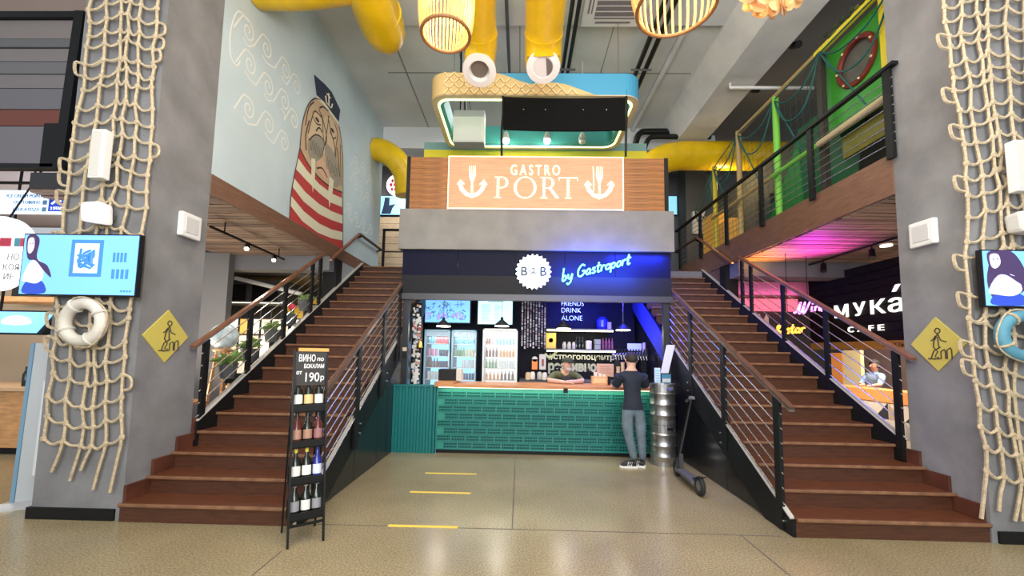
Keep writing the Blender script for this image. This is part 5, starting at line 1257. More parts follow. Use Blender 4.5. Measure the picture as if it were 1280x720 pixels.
# upper-left shop front with its black frame and grey-brown boards
sf = thing('shutter_front', 'dark framed shutter front of grey-brown boards left of the column', 'shutter', (-7, 4.8, 3.7))
rnd = random.Random(5)
rows_ = [(3.86, 4.36), (4.36, 4.58), (4.58, 4.86), (4.86, 5.05), (5.05, 5.22), (5.22, 5.40), (5.40, 5.52), (5.52, 5.78)]
cols_ = [(.17, .16, .18), (.16, .045, .03), (.15, .145, .16), (.19, .17, .175), (.15, .145, .155), (.20, .18, .18), (.12, .125, .13), (.21, .185, .18)]
for (z0, z1), c in zip(rows_, cols_):
    B().box((-9.5, 4.78 + rnd.uniform(0, .02), z0 + .006), (-5.78, 4.85, z1 - .006)).obj('board', M('board_%d' % int(z0 * 100), c, .5), sf)
B().box((-9.5, 4.74, 5.78), (-5.62, 4.86, 5.86)).bar((-5.72, 4.8, 3.8), (-5.66, 4.8, 5.86), .12, .14, (0, 1, 0)).box((-5.98, 4.76, 3.82), (-5.78, 4.86, 4.38)).box((-9.5, 4.76, 3.80), (-5.7, 4.86, 3.86)).obj('frame', black, sf)
struct('wall_left', B().box((-10.5, 4.84, 5.86), (-5.6, 4.95, ZC)), M('upper_shop_wall', (.26, .20, .17), .8))
struct('wall_left', B().box((-10.5, 4.86, 4.0), (-4.6, 4.95, 5.9)), dark)

# ------------------------------------------------------------------ restaurant under the left gallery
tk = thing('track_light', 'black ceiling track with two lit spotlights under the left wooden soffit', 'track light', (-4.35, 6.4, 3.28))
B().bar((-4.28, 5.4, 3.28), (-4.42, 7.4, 3.28), .03, .03).bar((-4.3, 5.7, 3.28), (-4.3, 5.7, 3.44), .012, .012).bar((-4.4, 7.2, 3.28), (-4.4, 7.2, 3.44), .012, .012).obj('track', black, tk)
for x, y in ((-4.345, 6.3), (-4.4, 7.1)):
    sp_ = B().cyl((x, y, 3.27), (x, y, 3.24), .012, 6).tube([(x, y - .02, 3.25), (x + .03, y - .09, 3.18)], [.035, .04], 12).obj('spot', black, tk)
    B().tube([(x + .03, y - .09, 3.18), (x + .034, y - .096, 3.175)], [.032, .032], 12).obj('lens', glow_white, sp_)
    light('spot_bulb', 'SPOT', (x + .04, y - .12, 3.15), 22, (1, .9, .75), .05, target=(x + .6, y - 1.2, 1.0), angle=1.5)
tag(B().cyl((-6.17, 8.6, 3.13), (-4.7, 8.6, 2.80), .045, 10).obj('ceiling_duct', white), 'slanting white pipe under the left restaurant ceiling', 'pipe')
dk_ = thing('ceiling_panel', 'black ventilation box under the left restaurant ceiling', 'ventilation box', (-6.2, 9.5, 2.9)); B().box((-8.6, 9.3, 2.66), (-5.5, 9.9, 3.2)).obj('box', darkgrey, dk_)
for i in range(4): B().box((-8.5 + i * .75, 9.28, 2.72), (-7.9 + i * .75, 9.3, 3.1)).obj('slot', black, dk_)
gp = thing('grid_partition', 'black metal grid partition with pale panels in the left restaurant', 'partition', (-6.0, 10, 0))
for i in range(12): B().box((-7.3 + i * .27, 10, .1), (-7.27 + i * .27, 10.03, 2.75)).obj('bar', black, gp)
for z in (1.95, 2.35, 2.72): B().box((-7.3, 9.995, z), (-4.3, 10.035, z + .03)).obj('crossbar', black, gp)
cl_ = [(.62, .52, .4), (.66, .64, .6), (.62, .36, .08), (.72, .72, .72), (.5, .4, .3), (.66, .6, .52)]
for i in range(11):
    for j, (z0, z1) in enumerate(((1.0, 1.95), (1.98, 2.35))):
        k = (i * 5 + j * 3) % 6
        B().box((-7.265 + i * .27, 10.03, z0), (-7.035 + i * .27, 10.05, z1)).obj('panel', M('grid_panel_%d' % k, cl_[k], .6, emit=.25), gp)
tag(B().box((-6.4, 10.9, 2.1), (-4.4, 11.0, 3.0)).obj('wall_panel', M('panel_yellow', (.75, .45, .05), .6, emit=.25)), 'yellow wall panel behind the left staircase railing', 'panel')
light('restaurant_light', 'AREA', (-6, 8.9, 2.6), 110, (1, .9, .75), 2.5, 1, (-6, 9.5, 0))
light('left_soffit_fill', 'AREA', (-5.6, 6.0, .9), 62, (1, .88, .72), 1.2, 1.2, (-5.0, 6.2, 3.4))  # unseen lamp added low in the wing to brighten the soffit slats
def dining_table(x, y, lab):
    t_ = thing('dining_table', lab, 'table', (x, y, 0), 'tables in the left restaurant')
    B().cyl((x, y, .72), (x, y, .75), .42, 20).obj('top', wood_light, t_); B().cyl((x, y, .02), (x, y, .72), .035, 10).obj('column', black, t_); B().cyl((x, y, 0), (x, y, .025), .25, 20).obj('foot', black, t_)
def chair(x, y, rz_, lab):
    t_ = thing('dining_chair', lab, 'chair', (0, 0, 0), 'chairs in the left restaurant')
    B().box((-.22, -.22, .43), (.22, .22, .47)).obj('seat', darkgrey, t_, bevel=.01); B().hexa([(-.22, .19, .47), (.22, .19, .47), (.22, .22, .47), (-.22, .22, .47), (-.2, .25, .88), (.2, .25, .88), (.2, .28, .88), (-.2, .28, .88)]).obj('backrest', darkgrey, t_)
    for sx in (-1, 1):
        for sy in (-1, 1): B().bar((sx * .2, sy * .2, 0), (sx * .19, sy * .19, .43), .03, .03).obj('leg', black, t_)
    t_.location = (x, y, 0); t_.rotation_euler = (0, 0, rz_)
dining_table(-5.6, 6.5, 'round wooden table below the globe lamp behind the left railing'); dining_table(-6.6, 9.1, 'round wooden table before the black grid partition')
chair(-5.0, 6.9, -1.2, 'dark dining chair right of the table below the globe lamp'); chair(-6.3, 6.3, 1.4, 'dark dining chair left of the table below the globe lamp'); chair(-6.0, 9.2, -1.4, 'dark dining chair right of the table by the grid partition')
gl = thing('globe_lamp', 'pale glass globe on a wooden stand behind the left railing', 'lamp', (-4.6, 6.25, 0))
B().ball((-4.6, 6.25, 1.80), .20, n=20, k=14).obj('globe', M('globe_glass', (.55, .66, .72), .25, emit=.12, noise=.4, nscale=12), gl, smooth=True)
B().lathe([(.12, 0), (.14, .03), (.10, .06)], (-4.6, 6.25, 1.56), 16).obj('collar', wood_light, gl)
for a in range(3): B().bar((-4.6 + .08 * math.cos(a * 2.1), 6.25 + .08 * math.sin(a * 2.1), 1.57), (-4.6 + .26 * math.cos(a * 2.1), 6.25 + .26 * math.sin(a * 2.1), 0), .035, .035).obj('leg', wood_light, gl)
def leaf_plant(x, y, z, n, R0, lab, flower=None, seed=1):
    rn = random.Random(seed); t_ = thing('potted_plant', lab, 'plant', (x, y, z), 'plants along the left staircase')
    B().lathe([(.09, 0), (.12, .18), (.13, .2), (.11, .2)], (x, y, z - .2), 14).obj('pot', darkgrey, t_)
    B().box((x, y - .03, z - .26), (XL + .005, y + .03, z - .2)).obj('hook', black, t_)
    for i in range(n):
        a = rn.uniform(0, 2 * PI); e = rn.uniform(.1, 1.1); L_ = R0 * rn.uniform(.6, 1.1)
        d = V((math.cos(a) * math.cos(e), math.sin(a) * math.cos(e), math.sin(e))); sd = d.cross(V((0, 0, 1))).normalized() * L_ * .2
        p = V((x, y, z)); m1 = p + d * L_ * .5 + V((0, 0, .02)); tip = p + d * L_ - V((0, 0, .06))
        b = B()
        for q in ([p, m1 + sd, tip], [p, tip, m1 - sd]): b.prism(q, (0, 0, .003))
        b.obj('leaf', green_leaf, t_)
    if flower:
        B().ball((x + .05, y - .03, z + .12), .06, n=10, k=6).obj('flower', flower, t_)
leaf_plant(-3.86, 5.35, 1.42, 26, .27, 'green leafy plant, lowest on the left staircase', None, 1)
leaf_plant(-3.86, 5.78, 1.62, 24, .26, 'green leafy plant, second from below on the left staircase', None, 2)
leaf_plant(-3.86, 6.28, 1.92, 20, .22, 'small green plant beside the third railing post', None, 3)
leaf_plant(-3.86, 6.72, 2.2, 8, .15, 'small plant with a red flower at the staircase edge', M('flower_red', (.7, .05, .08), .6), 4)
leaf_plant(-3.86, 7.2, 2.5, 18, .2, 'green leafy plant, uppermost on the left staircase', None, 5)

# ------------------------------------------------------------------ cafe under the right gallery
cw = thing('cafe_sign', 'black sign wall with white MYKA CAFE letters over the kiosk', 'sign', (6.35, 7.5, 2))
cwb = B()
z = 1.95
while z < 3.2:
    B().box((6.32, 6.5, z + .004), (6.36, 9.0, z + .15)).obj('plank', M('sign_black_wood', (.014, .013, .013), .7, spec=.2, noise=.5, nscale=4, stretch=(1, 1, 10)), cw); z += .155
B().box((6.36, 6.45, 1.9), (6.42, 9.05, 3.3)).obj('backing', black, cw)
def wall_text(s_, y0, y1, zz, size, mat, parent, sy=1, bold=.01):
    return text('letter', s_, size, mat, parent, (6.30, y0, zz), (PI / 2, 0, -PI / 2), depth=.012, bold=bold, width=y0 - y1, sy=sy)
for ch, y0, y1 in (('М', 8.26, 7.93), ('У', 7.80, 7.54), ('К', 7.42, 7.13), ('а', 7.07, 6.80)):
    wall_text(ch, y0, y1, 2.42, .34 if ch != 'а' else .43, letters_w, cw, 1, .002)
B().hexa([(6.28, 6.97, 2.76), (6.31, 6.97, 2.76), (6.31, 6.92, 2.76), (6.28, 6.92, 2.76), (6.28, 6.90, 2.87), (6.31, 6.90, 2.87), (6.31, 6.83, 2.87), (6.28, 6.83, 2.87)]).obj('accent', letters_w, cw)
for ch, y0, y1 in (('C', 7.95, 7.83), ('A', 7.73, 7.60), ('F', 7.48, 7.39), ('E', 7.29, 7.18)): wall_text(ch, y0, y1, 2.12, .15, letters_w, cw, 1, 0)
ys = thing('kiosk_strip', 'yellow fascia strip with dark lettering under the cafe sign', 'sign', (6.33, 7.5, 1.8))
B().box((6.31, 6.5, 1.80), (6.38, 9.0, 1.94)).obj('strip', M('strip_ochre', (.62, .36, .07), .6), ys)
text('lettering', 'ЗАКАЗЫ', .10, M('strip_ink', (.2, .12, .04), .6), ys, (6.305, 7.25, 1.83), (PI / 2, 0, -PI / 2), width=.45)
kc = thing('kiosk_counter', 'orange-topped kiosk counter with black and cream triangles on its front', 'counter', (6.4, 7.6, 0))
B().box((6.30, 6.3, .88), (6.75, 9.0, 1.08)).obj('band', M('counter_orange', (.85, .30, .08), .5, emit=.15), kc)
B().box((6.33, 6.3, 0), (6.7, 9.0, .88)).obj('body', M('tri_cream', (.68, .58, .46), .6), kc)
tri = [M('tri_black', (.03, .03, .035), .6), M('tri_grey', (.35, .33, .32), .6), M('tri_brown', (.45, .33, .22), .6)]
for j in range(3):
    for i in range(9):
        y0 = 6.35 + i * .29; z0 = .02 + j * .285; k = (i * 2 + j * 3) % 4
        if k == 3: continue
        pts = [(6.325, y0, z0), (6.325, y0 + .28, z0), (6.325, y0 + (0 if (i + j) % 2 else .28), z0 + .275)]
        B().prism(pts, (.01, 0, 0)).obj('triangle', tri[k % 3], kc)
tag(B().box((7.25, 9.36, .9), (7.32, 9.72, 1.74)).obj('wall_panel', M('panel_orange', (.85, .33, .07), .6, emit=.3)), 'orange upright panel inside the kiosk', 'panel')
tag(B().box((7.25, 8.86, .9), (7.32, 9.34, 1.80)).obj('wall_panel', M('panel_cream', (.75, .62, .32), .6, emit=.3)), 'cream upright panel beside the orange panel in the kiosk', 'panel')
kk = thing('kitchen_shelving', 'steel kitchen shelves at the back of the kiosk', 'shelving', (8.4, 7.6, 0))
for z in (.9, 1.25, 1.6): B().box((8.2, 6.3, z), (8.6, 8.8, z + .03)).obj('shelf', steel, kk)
for y in (6.3, 7.5, 8.75): B().box((8.2, y, 0), (8.24, y + .04, 2)).obj('post', steel, kk)
for i in range(6): tag(B().box((8.25, 6.45 + i * .38, 1.28 + (.0)), (8.5, 6.72 + i * .38, 1.28 + .1 + .05 * (i % 3))).obj('food_box', M('food_box_%d' % (i % 3), ((.7, .72, .74), (.35, .45, .55), (.6, .5, .4))[i % 3], .6)), 'kitchen container, number %s from the column on the steel shelf' % ('one', 'two', 'three', 'four', 'five', 'six')[i], 'container', 'containers on the kitchen shelves')
light('kiosk_front_fill', 'AREA', (5.3, 7.4, 1.6), 9, (1, .93, .85), 1.4, .3, (6.4, 7.4, .4), spread=1.6)  # added lamp without a fixture, brightens the counter front
light('kiosk_light', 'AREA', (6.95, 7.5, 2.6), 85, (1, .9, .75), 1.5, .8, (7.4, 7.6, 0))
J = {'pelvis': (7.05, 8.32, .92, (.14, .11)), 'chest': (7.02, 8.3, 1.18, (.15, .115)), 'collar': (7.02, 8.27, 1.31, (.10, .08)), 'neck': (7.0, 8.24, 1.38, .05), 'skull0': (6.99, 8.22, 1.44, (.068, .075)), 'skull1': (6.99, 8.22, 1.52, (.072, .082)), 'skull2': (6.99, 8.22, 1.56, (.05, .06)),
     'shL': (7.03, 8.45, 1.29, .068), 'elL': (6.86, 8.42, 1.10, .045), 'wrL': (6.72, 8.2, 1.12, .03), 'Lpalm': (6.68, 8.13, 1.12, (.034, .02)), 'shR': (7.03, 8.1, 1.29, .068), 'elR': (6.88, 8.0, 1.12, .045), 'wrR': (6.74, 7.95, 1.12, .03), 'Rpalm': (6.68, 7.93, 1.12, (.034, .02)),
     'hipL': (7.05, 8.42, .85, .09), 'knL': (7.05, 8.42, .46, .062), 'anL': (7.06, 8.42, .08, .045), 'hipR': (7.05, 8.22, .85, .09), 'knR': (7.05, 8.22, .46, .062), 'anR': (7.06, 8.22, .08, .045)}
Eg = [('pelvis', 'chest', 1), ('chest', 'collar', 1), ('collar', 'neck', 0), ('neck', 'skull0', 0), ('skull0', 'skull1', 0), ('skull1', 'skull2', 0)]
for s in 'LR': Eg += [('collar', 'sh' + s, 1), ('sh' + s, 'el' + s, 1), ('el' + s, 'wr' + s, 0), ('wr' + s, s + 'palm', 0), ('pelvis', 'hip' + s, 2), ('hip' + s, 'kn' + s, 2), ('kn' + s, 'an' + s, 2)]
fingers(J, Eg, None, J['Lpalm'][:3], (-1, -.3, 0), (0, 1, 0), (0, 0, 1), 0, 'L'); fingers(J, Eg, None, J['Rpalm'][:3], (-1, 0, 0), (0, -1, 0), (0, 0, 1), 0, 'R')
wk = figure('body', 'worker in light blue shirt standing behind the orange kiosk counter', J, Eg, (7.05, 8.3, 0), [skin_m, lightblue, darkgrey], .9, 1.37)
hair_cap((6.995, 8.225, 1.51), .10, wk, hair_m, 1, .95, 1.05, lambda q: 1.44 if q.x > 6.955 else 1.54)
B().tube([(6.915, 8.21, 1.51), (6.895, 8.21, 1.475), (6.915, 8.21, 1.465)], [.008, .013, .009], 6).obj('nose', skin_m, wk, smooth=True)
for s in (-1, 1): B().ball((6.99, 8.22 + s * .08, 1.485), .022, .8, .5, 1.2, 8, 6).obj('ear', skin_m, wk, smooth=True)

# neon signs and the glow they throw on the soffit
nw = thing('neon_sign', 'magenta neon script reading Wine under the right wooden soffit', 'neon sign', (5.15, 7.4, 2.4))
neon('Win', 'letter', nw, glow_neon_p, (4.98, 7.4, 2.42), .115, .42, .13, .12, .014)
neon('e', 'letter', nw, glow_neon_p, (5.38, 7.4, 2.46), .115, .10, .13, .12, .014)
B().bar((4.9, 7.44, 2.36), (5.5, 7.44, 2.44), .012, .012).bar((5.2, 7.44, 2.4), (5.2, 7.44, 3.48), .008, .008).obj('frame', black, nw)
light('neon_magenta_light', 'SPOT', (5.2, 7.25, 2.55), 210, (1, .05, .92), .1, target=(4.95, 7.0, 3.5), angle=1.75, blend=1)
no = thing('neon_sign', 'orange neon script reading and star beside the right staircase', 'neon sign', (4.7, 7.2, 2.0))
neon('& star', 'letter', no, glow_neon_o, (4.44, 7.2, 2.02), .10, .52, .08, .12, .014)
B().bar((4.4, 7.24, 1.98), (5.0, 7.24, 2.02), .012, .012).bar((4.7, 7.24, 2.0), (4.7, 7.24, 3.48), .008, .008).obj('frame', black, no)
light('neon_orange_light', 'POINT', (4.7, 7.05, 2.2), 6, (1, .38, .04), .1)
light('soffit_orange_led', 'SPOT', (4.6, 7.6, 2.85), 110, (1, .42, .04), .05, target=(4.55, 7.5, 3.5), angle=2.0, blend=.9)
light('soffit_fill', 'AREA', (6.4, 6.2, .9), 26, (1, .85, .75), 1, 1, (5.2, 5.6, 3.4))
pk = thing('pink_light_panel', 'glowing pink panel on the back wall behind the right railing', 'light panel', (6.5, 11.9, 3))
B().box((5.9, 11.85, 2.95), (8.0, 11.99, 3.30)).obj('panel', pink_glow, pk)
light('pink_panel_light', 'AREA', (6.9, 11.6, 3.0), 25, (1, .15, .45), 2, .3, (6.9, 9, 2.9))
for i in range(5): tag(B().lathe([(.05, 0), (.055, .02), (.055, .18), (.02, .24), (.02, .28)], (6.2 + i * .2, 11.7, 2.55), 10).obj('bottle', M('bottle_lit', (.7, .5, .45), .4, emit=.3)), 'lit bottle below the pink panel, %s from left' % ORD[i], 'bottle', 'bottles below the pink panel')
struct('trim_4', B().box((5.8, 11.6, 2.3), (8.2, 12.0, 2.55)), darkgrey)
tkr = thing('track_light', 'black ceiling track with two spotlights under the right wooden soffit', 'track light', (5.6, 7, 3.4))
B().bar((5.6, 5.5, 3.44), (5.66, 8.6, 3.44), .03, .03).obj('track', black, tkr)
for y in (6.55, 7.6): B().cyl((5.63, y, 3.43), (5.63, y, 3.36), .012, 6).tube([(5.63, y, 3.36), (5.58, y - .06, 3.22)], [.045, .05], 12).obj('spot', black, tkr)
tag(B().lathe([(.08, 0), (.08, .02)], (5.95, 6.65, 3.455), 18).obj('downlight', E_('downlight', (1, .95, .85), 2)), 'round white downlight in the right wooden soffit', 'downlight')
tag(B().tube([(6.4, 8.0, 3.2), (6.4, 8.0, 2.98), (6.4, 8.05, 2.95), (7.4, 8.1, 2.95)], .06, 10).obj('drain_pipe', M('pipe_grey', (.3, .3, .31), .5), smooth=True), 'bent grey pipe above the cafe sign', 'pipe')
# ------------------------------------------------------------------ right gallery: railing and playground
gr = thing('gallery_railing', 'black cable railing along the upper right gallery edge', 'railing', (4.2, 4.5, 3.98))
for y in (4.56, 5.82, 7.05, 8.27, 9.48, 10.7): B().box((4.18, y - .045, 3.9), (4.22, y + .045, 4.97)).obj('post', black, gr)
B().box((4.165, 4.45, 4.96), (4.235, 10.95, 5.0)).obj('rail', black, gr)
for i in range(8): B().cyl((4.2, 4.5, 4.08 + i * .108), (4.2, 10.75, 4.08 + i * .108), .006, 6).obj('cable', steel, gr)
pg = thing('playground_climber', 'wooden playground frame with coloured posts behind the right gallery railing', 'play frame', (4.6, 7, 3.95))
def pole(name, a, b, r, mat): return B().cyl(a, b, r, 12).obj(name, mat, pg, smooth=True)
pole('beam', (4.6, 4.7, 6.38), (4.6, 8.5, 6.38), .045, wood_post)
pole('beam_sleeve', (4.6, 5.0, 6.38), (4.6, 6.15, 6.38), .052, yellow2)
pole('post', (4.6, 7.2, 3.95), (4.6, 7.2, 6.36), .055, green_post); pole('post', (4.6, 8.46, 3.95), (4.6, 8.46, 6.42), .055, wood_post)
pole('post', (4.6, 9.55, 3.95), (4.6, 9.55, 6.15), .05, M('post_yellow', (.60, .48, .03), .5)); B().box((4.56, 6.03, 3.95), (4.64, 6.13, 6.36)).obj('post', M('post_black', (.03, .025, .02), .6), pg)
B().box((4.6, 4.92, 3.95), (4.72, 5.06, 7.2)).obj('post', yellow2, pg)
pole('rail', (4.5, 4.7, 4.86), (4.5, 6.05, 4.86), .05, M('rail_pale_wood', (.62, .50, .30), .5)); pole('rail', (4.5, 6.1, 4.86), (4.5, 7.2, 4.86), .04, green_post); pole('rail', (4.5, 7.25, 4.86), (4.5, 9.5, 4.86), .035, wood_post)
pole('post', (4.3, 4.62, 3.95), (4.3, 4.62, 5.0), .02, M('post_olive', (.35, .38, .08), .5))
# green panel with porthole
hp = B(); cy, cz, r = 5.56, 5.83, .30; n = 32
def sq(a):
    c, s = math.cos(a), math.sin(a)
    k = min((.58 if c > 0 else .56) / max(1e-6, abs(c)), (.53 if s > 0 else .86) / max(1e-6, abs(s)))
    return (cy + c * k, cz + s * k)
for i in range(n):
    a0, a1 = 2 * PI * i / n, 2 * PI * (i + 1) / n
    P = [(cy + r * math.cos(a0), cz + r * math.sin(a0)), (cy + r * math.cos(a1), cz + r * math.sin(a1)), sq(a1), sq(a0)]
    hp.prism([(4.72, y, z) for y, z in P], (.04, 0, 0))
hp.obj('panel', green_p, pg)
pr_ = B().torus((4.71, cy, cz), r + .01, .04, 'X', 36, 8).obj('porthole_ring', red_brown, pg, smooth=True)
b = B()
for k in range(7): b.ball((4.672, cy + (r + .01) * math.cos(k * .9), cz + (r + .01) * math.sin(k * .9)), .018, n=8, k=5)
b.obj('bolt', M('bolt_cream', (.75, .7, .4), .4), pr_)
B().lathe([(r, 0), (r, .01)], (4.75, cy, cz), 24, 'X').obj('porthole_window', M('porthole_glass', (.12, .12, .11), .15), pg)
# hanging nets: swags and a fine mesh
rn = random.Random(3)
sw_ = thing('play_net', 'dark green rope net slung between the playground posts', 'net', (4.58, 7, 6.3))
ys = [4.75, 6.05, 7.2, 8.46, 9.55, 10.6]; zs = [6.35, 6.33, 6.3, 6.35, 6.1, 5.4]
for (ya, za), (yb, zb) in zip(zip(ys, zs), list(zip(ys, zs))[1:]):
    for d in (.35, .8):
        B().tube(smooth_path([(4.57, ya, za), (4.55, ya * .7 + yb * .3, (za * .7 + zb * .3) - d * .8), (4.55, ya * .3 + yb * .7, (za * .3 + zb * .7) - d * .75), (4.57, yb, zb)], 5), .014, 5).obj('rope', net_green, sw_, smooth=True)
    B().tube([(4.57, yb, zb), (4.56, ya * .6 + yb * .4, 5.0)], .012, 5).obj('rope', net_green, sw_)
    B().tube([(4.57, ya, za), (4.57, yb, zb)], .012, 5).obj('rope', net_green, sw_)
mb = B()
for i in range(26):
    y = 6.15 + i * .15; mb.tube([(4.72, y, 4.0), (4.72, y + .1, 6.3)], .003, 3, cap=False)
for j in range(14): mb.tube([(4.72, 6.1, 4.1 + j * .16), (4.72, 10.0, 4.1 + j * .16)], .003, 3, cap=False)
mb.obj('fine_mesh', net_green, sw_, kind='stuff')
gn = thing('leaf_garland', 'dark leafy garland along the playground beam', 'garland', (4.6, 5.3, 6.45))
for i in range(34):
    y = 4.72 + i * .036; b = B(); a = rn.uniform(0, 6)
    b.ball((4.58 + .05 * math.cos(a), y, 6.45 + .05 * math.sin(a)), .045, .5, 1.2, .6, 6, 4); b.obj('leaf', M('garland_leaf_%d' % (i % 3), ((.03, .06, .015), (.10, .12, .03), (.02, .03, .015))[i % 3], .7), gn)
sl = thing('play_slide', 'dark green playground slide with a black tunnel behind the railing', 'slide', (5.2, 7, 3.95))
B().prism([(5.0, 5.4, 3.95), (5.0, 8.7, 3.95), (5.0, 7.6, 5.1), (5.0, 7.2, 5.75), (5.0, 6.5, 5.75), (5.0, 6.2, 4.9), (5.0, 5.4, 4.7)], (.5, 0, 0)).obj('side', darkgreen, sl)
B().prism([(4.97, 7.1, 3.97), (4.97, 8.4, 3.97), (4.97, 7.2, 5.5)], (.03, 0, 0)).obj('chute', M('slide_green_light', (.03, .26, .05), .5), sl)
B().lathe([(.5, 0), (.5, .5), (.44, .5), (.44, .02)], (4.9, 5.35, 4.35), 24, 'X').obj('tunnel', M('tunnel_black', (.01, .02, .015), .5), sl, smooth=True)
B().lathe([(.47, 0), (.47, .01)], (4.89, 5.35, 4.38), 24, 'X').obj('tunnel_opening', M('tunnel_dark', (.004, .006, .005), .8), sl)
tag(B().box((5.6, 5.0, 3.95), (5.7, 11.5, 6.1)).obj('play_wall', M('play_wall_grey', (.10, .10, .085), .8)), 'dark grey wall behind the playground', 'wall panel')
tag(B().box((4.85, 4.7, 4.62), (4.9, 6.05, 4.97)).obj('olive_panel', M('panel_olive', (.22, .21, .04), .6)), 'olive panel under the green porthole panel', 'panel')
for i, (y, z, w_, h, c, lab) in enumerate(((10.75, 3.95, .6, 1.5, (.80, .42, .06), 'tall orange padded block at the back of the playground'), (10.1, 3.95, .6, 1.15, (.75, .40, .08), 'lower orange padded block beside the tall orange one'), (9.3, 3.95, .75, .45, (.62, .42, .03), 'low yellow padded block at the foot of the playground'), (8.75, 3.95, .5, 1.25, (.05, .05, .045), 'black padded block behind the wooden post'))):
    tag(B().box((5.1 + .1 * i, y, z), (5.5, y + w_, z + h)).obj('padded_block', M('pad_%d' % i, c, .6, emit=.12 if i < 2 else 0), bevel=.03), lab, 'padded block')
light('play_lamp', 'POINT', (5.0, 9.8, 5.9), 25, (1, .75, .4), .15)

# ------------------------------------------------------------------ upper floor at the back
tvl = thing('television', 'television with a cyan picture on the upper floor left of the kiosk', 'television', (-4.2, 12.5, 5.9))
B().box((-4.5, 12.5, 5.88), (-3.3, 12.6, 6.52)).obj('casing', black, tvl); B().box((-4.48, 12.49, 5.9), (-3.32, 12.5, 6.5)).obj('display', E_('tv_cyan', (.30, .72, .95), .8), tvl)
B().prism([(-4.45, 12.485, 5.92), (-4.15, 12.485, 5.92), (-4.1, 12.485, 6.1), (-4.0, 12.485, 6.25), (-4.2, 12.485, 6.2), (-4.2, 12.485, 6.45), (-4.35, 12.485, 6.45), (-4.38, 12.485, 6.2)], (0, .004, 0)).obj('figure', M('tv_dark_figure', (.02, .04, .1), .5), tvl)
rsn = thing('round_sign', 'round red and white glowing sign on the upper floor left of the kiosk', 'sign', (-3.95, 12.5, 6.85))
B().lathe([(.36, 0), (.36, .06)], (-3.95, 12.45, 6.85), 32, 'Y').obj('disc', E_('disc_pale', (1, .92, .92), .9), rsn)
for z, w_ in ((6.98, .4), (6.85, .5), (6.70, .42)):
    for i in range(4): B().box((-3.95 - w_ / 2 + i * w_ / 4, 12.44, z - .05), (-3.95 - w_ / 2 + i * w_ / 4 + w_ * .17, 12.45, z + .05)).obj('mark', M('mark_red', (.65, .02, .06), .5), rsn)
bd = thing('board_front', 'pale wooden board front of the upper counter left of the kiosk', 'counter', (-4, 12.3, 3.57))
for i in range(8): B().box((-5.0, 12.2, 4.05 + i * .21), (-3.0, 12.26 + .01 * (i % 2), 4.25 + i * .21)).obj('board', M('board_pale_wood', (.58, .45, .30), .6, noise=.2, nscale=3), bd)
B().box((-5.0, 12.26, 3.57), (-3.0, 12.4, 5.75)).obj('backing', dark, bd)
ur = thing('upper_railing', 'black guard rail at the head of the left staircase', 'railing', (-3.4, 10.9, 3.57))
for x in (-3.78, -2.6): B().box((x - .03, 10.88, 3.57), (x + .03, 10.94, 4.93)).obj('post', black, ur)
B().box((-3.81, 10.87, 4.9), (-2.57, 10.95, 4.95)).box((-3.81, 10.89, 4.3), (-2.57, 10.92, 4.33)).obj('rail', black, ur)
light('upper_light', 'AREA', (-3.5, 11.5, 6.8), 40, (1, .92, .85), 1, .5, (-4, 12.4, 4))
tvr = thing('television', 'small upright cyan screen on the upper floor right of the kiosk', 'television', (4.7, 12.5, 6.0))
B().box((4.55, 12.5, 5.98), (4.85, 12.6, 6.6)).obj('casing', black, tvr); B().box((4.57, 12.49, 6.0), (4.83, 12.5, 6.58)).obj('display', MATS['tv_cyan'], tvr)
struct('column', B().box((4.75, 11.6, 3.57), (5.35, 12.1, ZC)), darkgrey)
tag(B().box((4.9, 11.5, 5.1), (5.25, 11.6, 5.75)).obj('wall_notice', M('notice_white', (.6, .6, .62), .5)), 'white notice on the dark pillar of the upper floor', 'notice')

# ------------------------------------------------------------------ ceiling: ducts, lamps, ring light
def duct(name, label, pts, r, group='yellow air ducts', rib=.45, cap=True):
    t_ = thing('air_duct', label, 'air duct', pts[len(pts) // 2], group)
    sp_ = smooth_path(pts, 8)
    B().tube(sp_, [r] * len(sp_) if not isinstance(r, list) else r, 24).obj('duct', yellow, t_, smooth=True)
    acc = 0; nxt = rib
    for a, b_ in zip(sp_, sp_[1:]):
        acc += (b_ - a).length
        if acc > nxt:
            nxt += rib; d = (b_ - a).normalized() * .012
            B().tube([a - d, a + d], r + .006, 24).obj('seam_band', yellow, t_, smooth=True)
    return t_
dl = duct('d', 'yellow duct from the blue wall, joining the round-ended duct', [(-3.68, 5.1, 6.58), (-3.1, 5.1, 6.58), (-2.4, 5.05, 6.62)], .30)
de = thing('air_duct', 'yellow round-ended duct overhead at the upper left', 'air duct', (-2.15, 5, 6.7), 'yellow air ducts')
pp = [(-2.22, -1, 6.85), (-2.2, 4.6, 6.68), (-2.17, 5.80, 6.56), (-2.155, 5.99, 6.54), (-2.145, 6.12, 6.53), (-2.14, 6.18, 6.52)]
B().tube(pp, [.33, .33, .33, .29, .20, .05], 28).obj('duct', yellow, de, smooth=True)
for y in (4.1, 4.6, 5.1, 5.6): B().tube([(-2.2 + max(0, y - 4.6) * .035, y, 6.68 - (y - 4.6) * .083 * (y > 4.6)), (-2.2 + max(0, y - 4.6) * .035, y + .025, 6.68 - (y - 4.6) * .083 * (y > 4.6))], .336, 28).obj('seam_band', yellow, de, smooth=True)
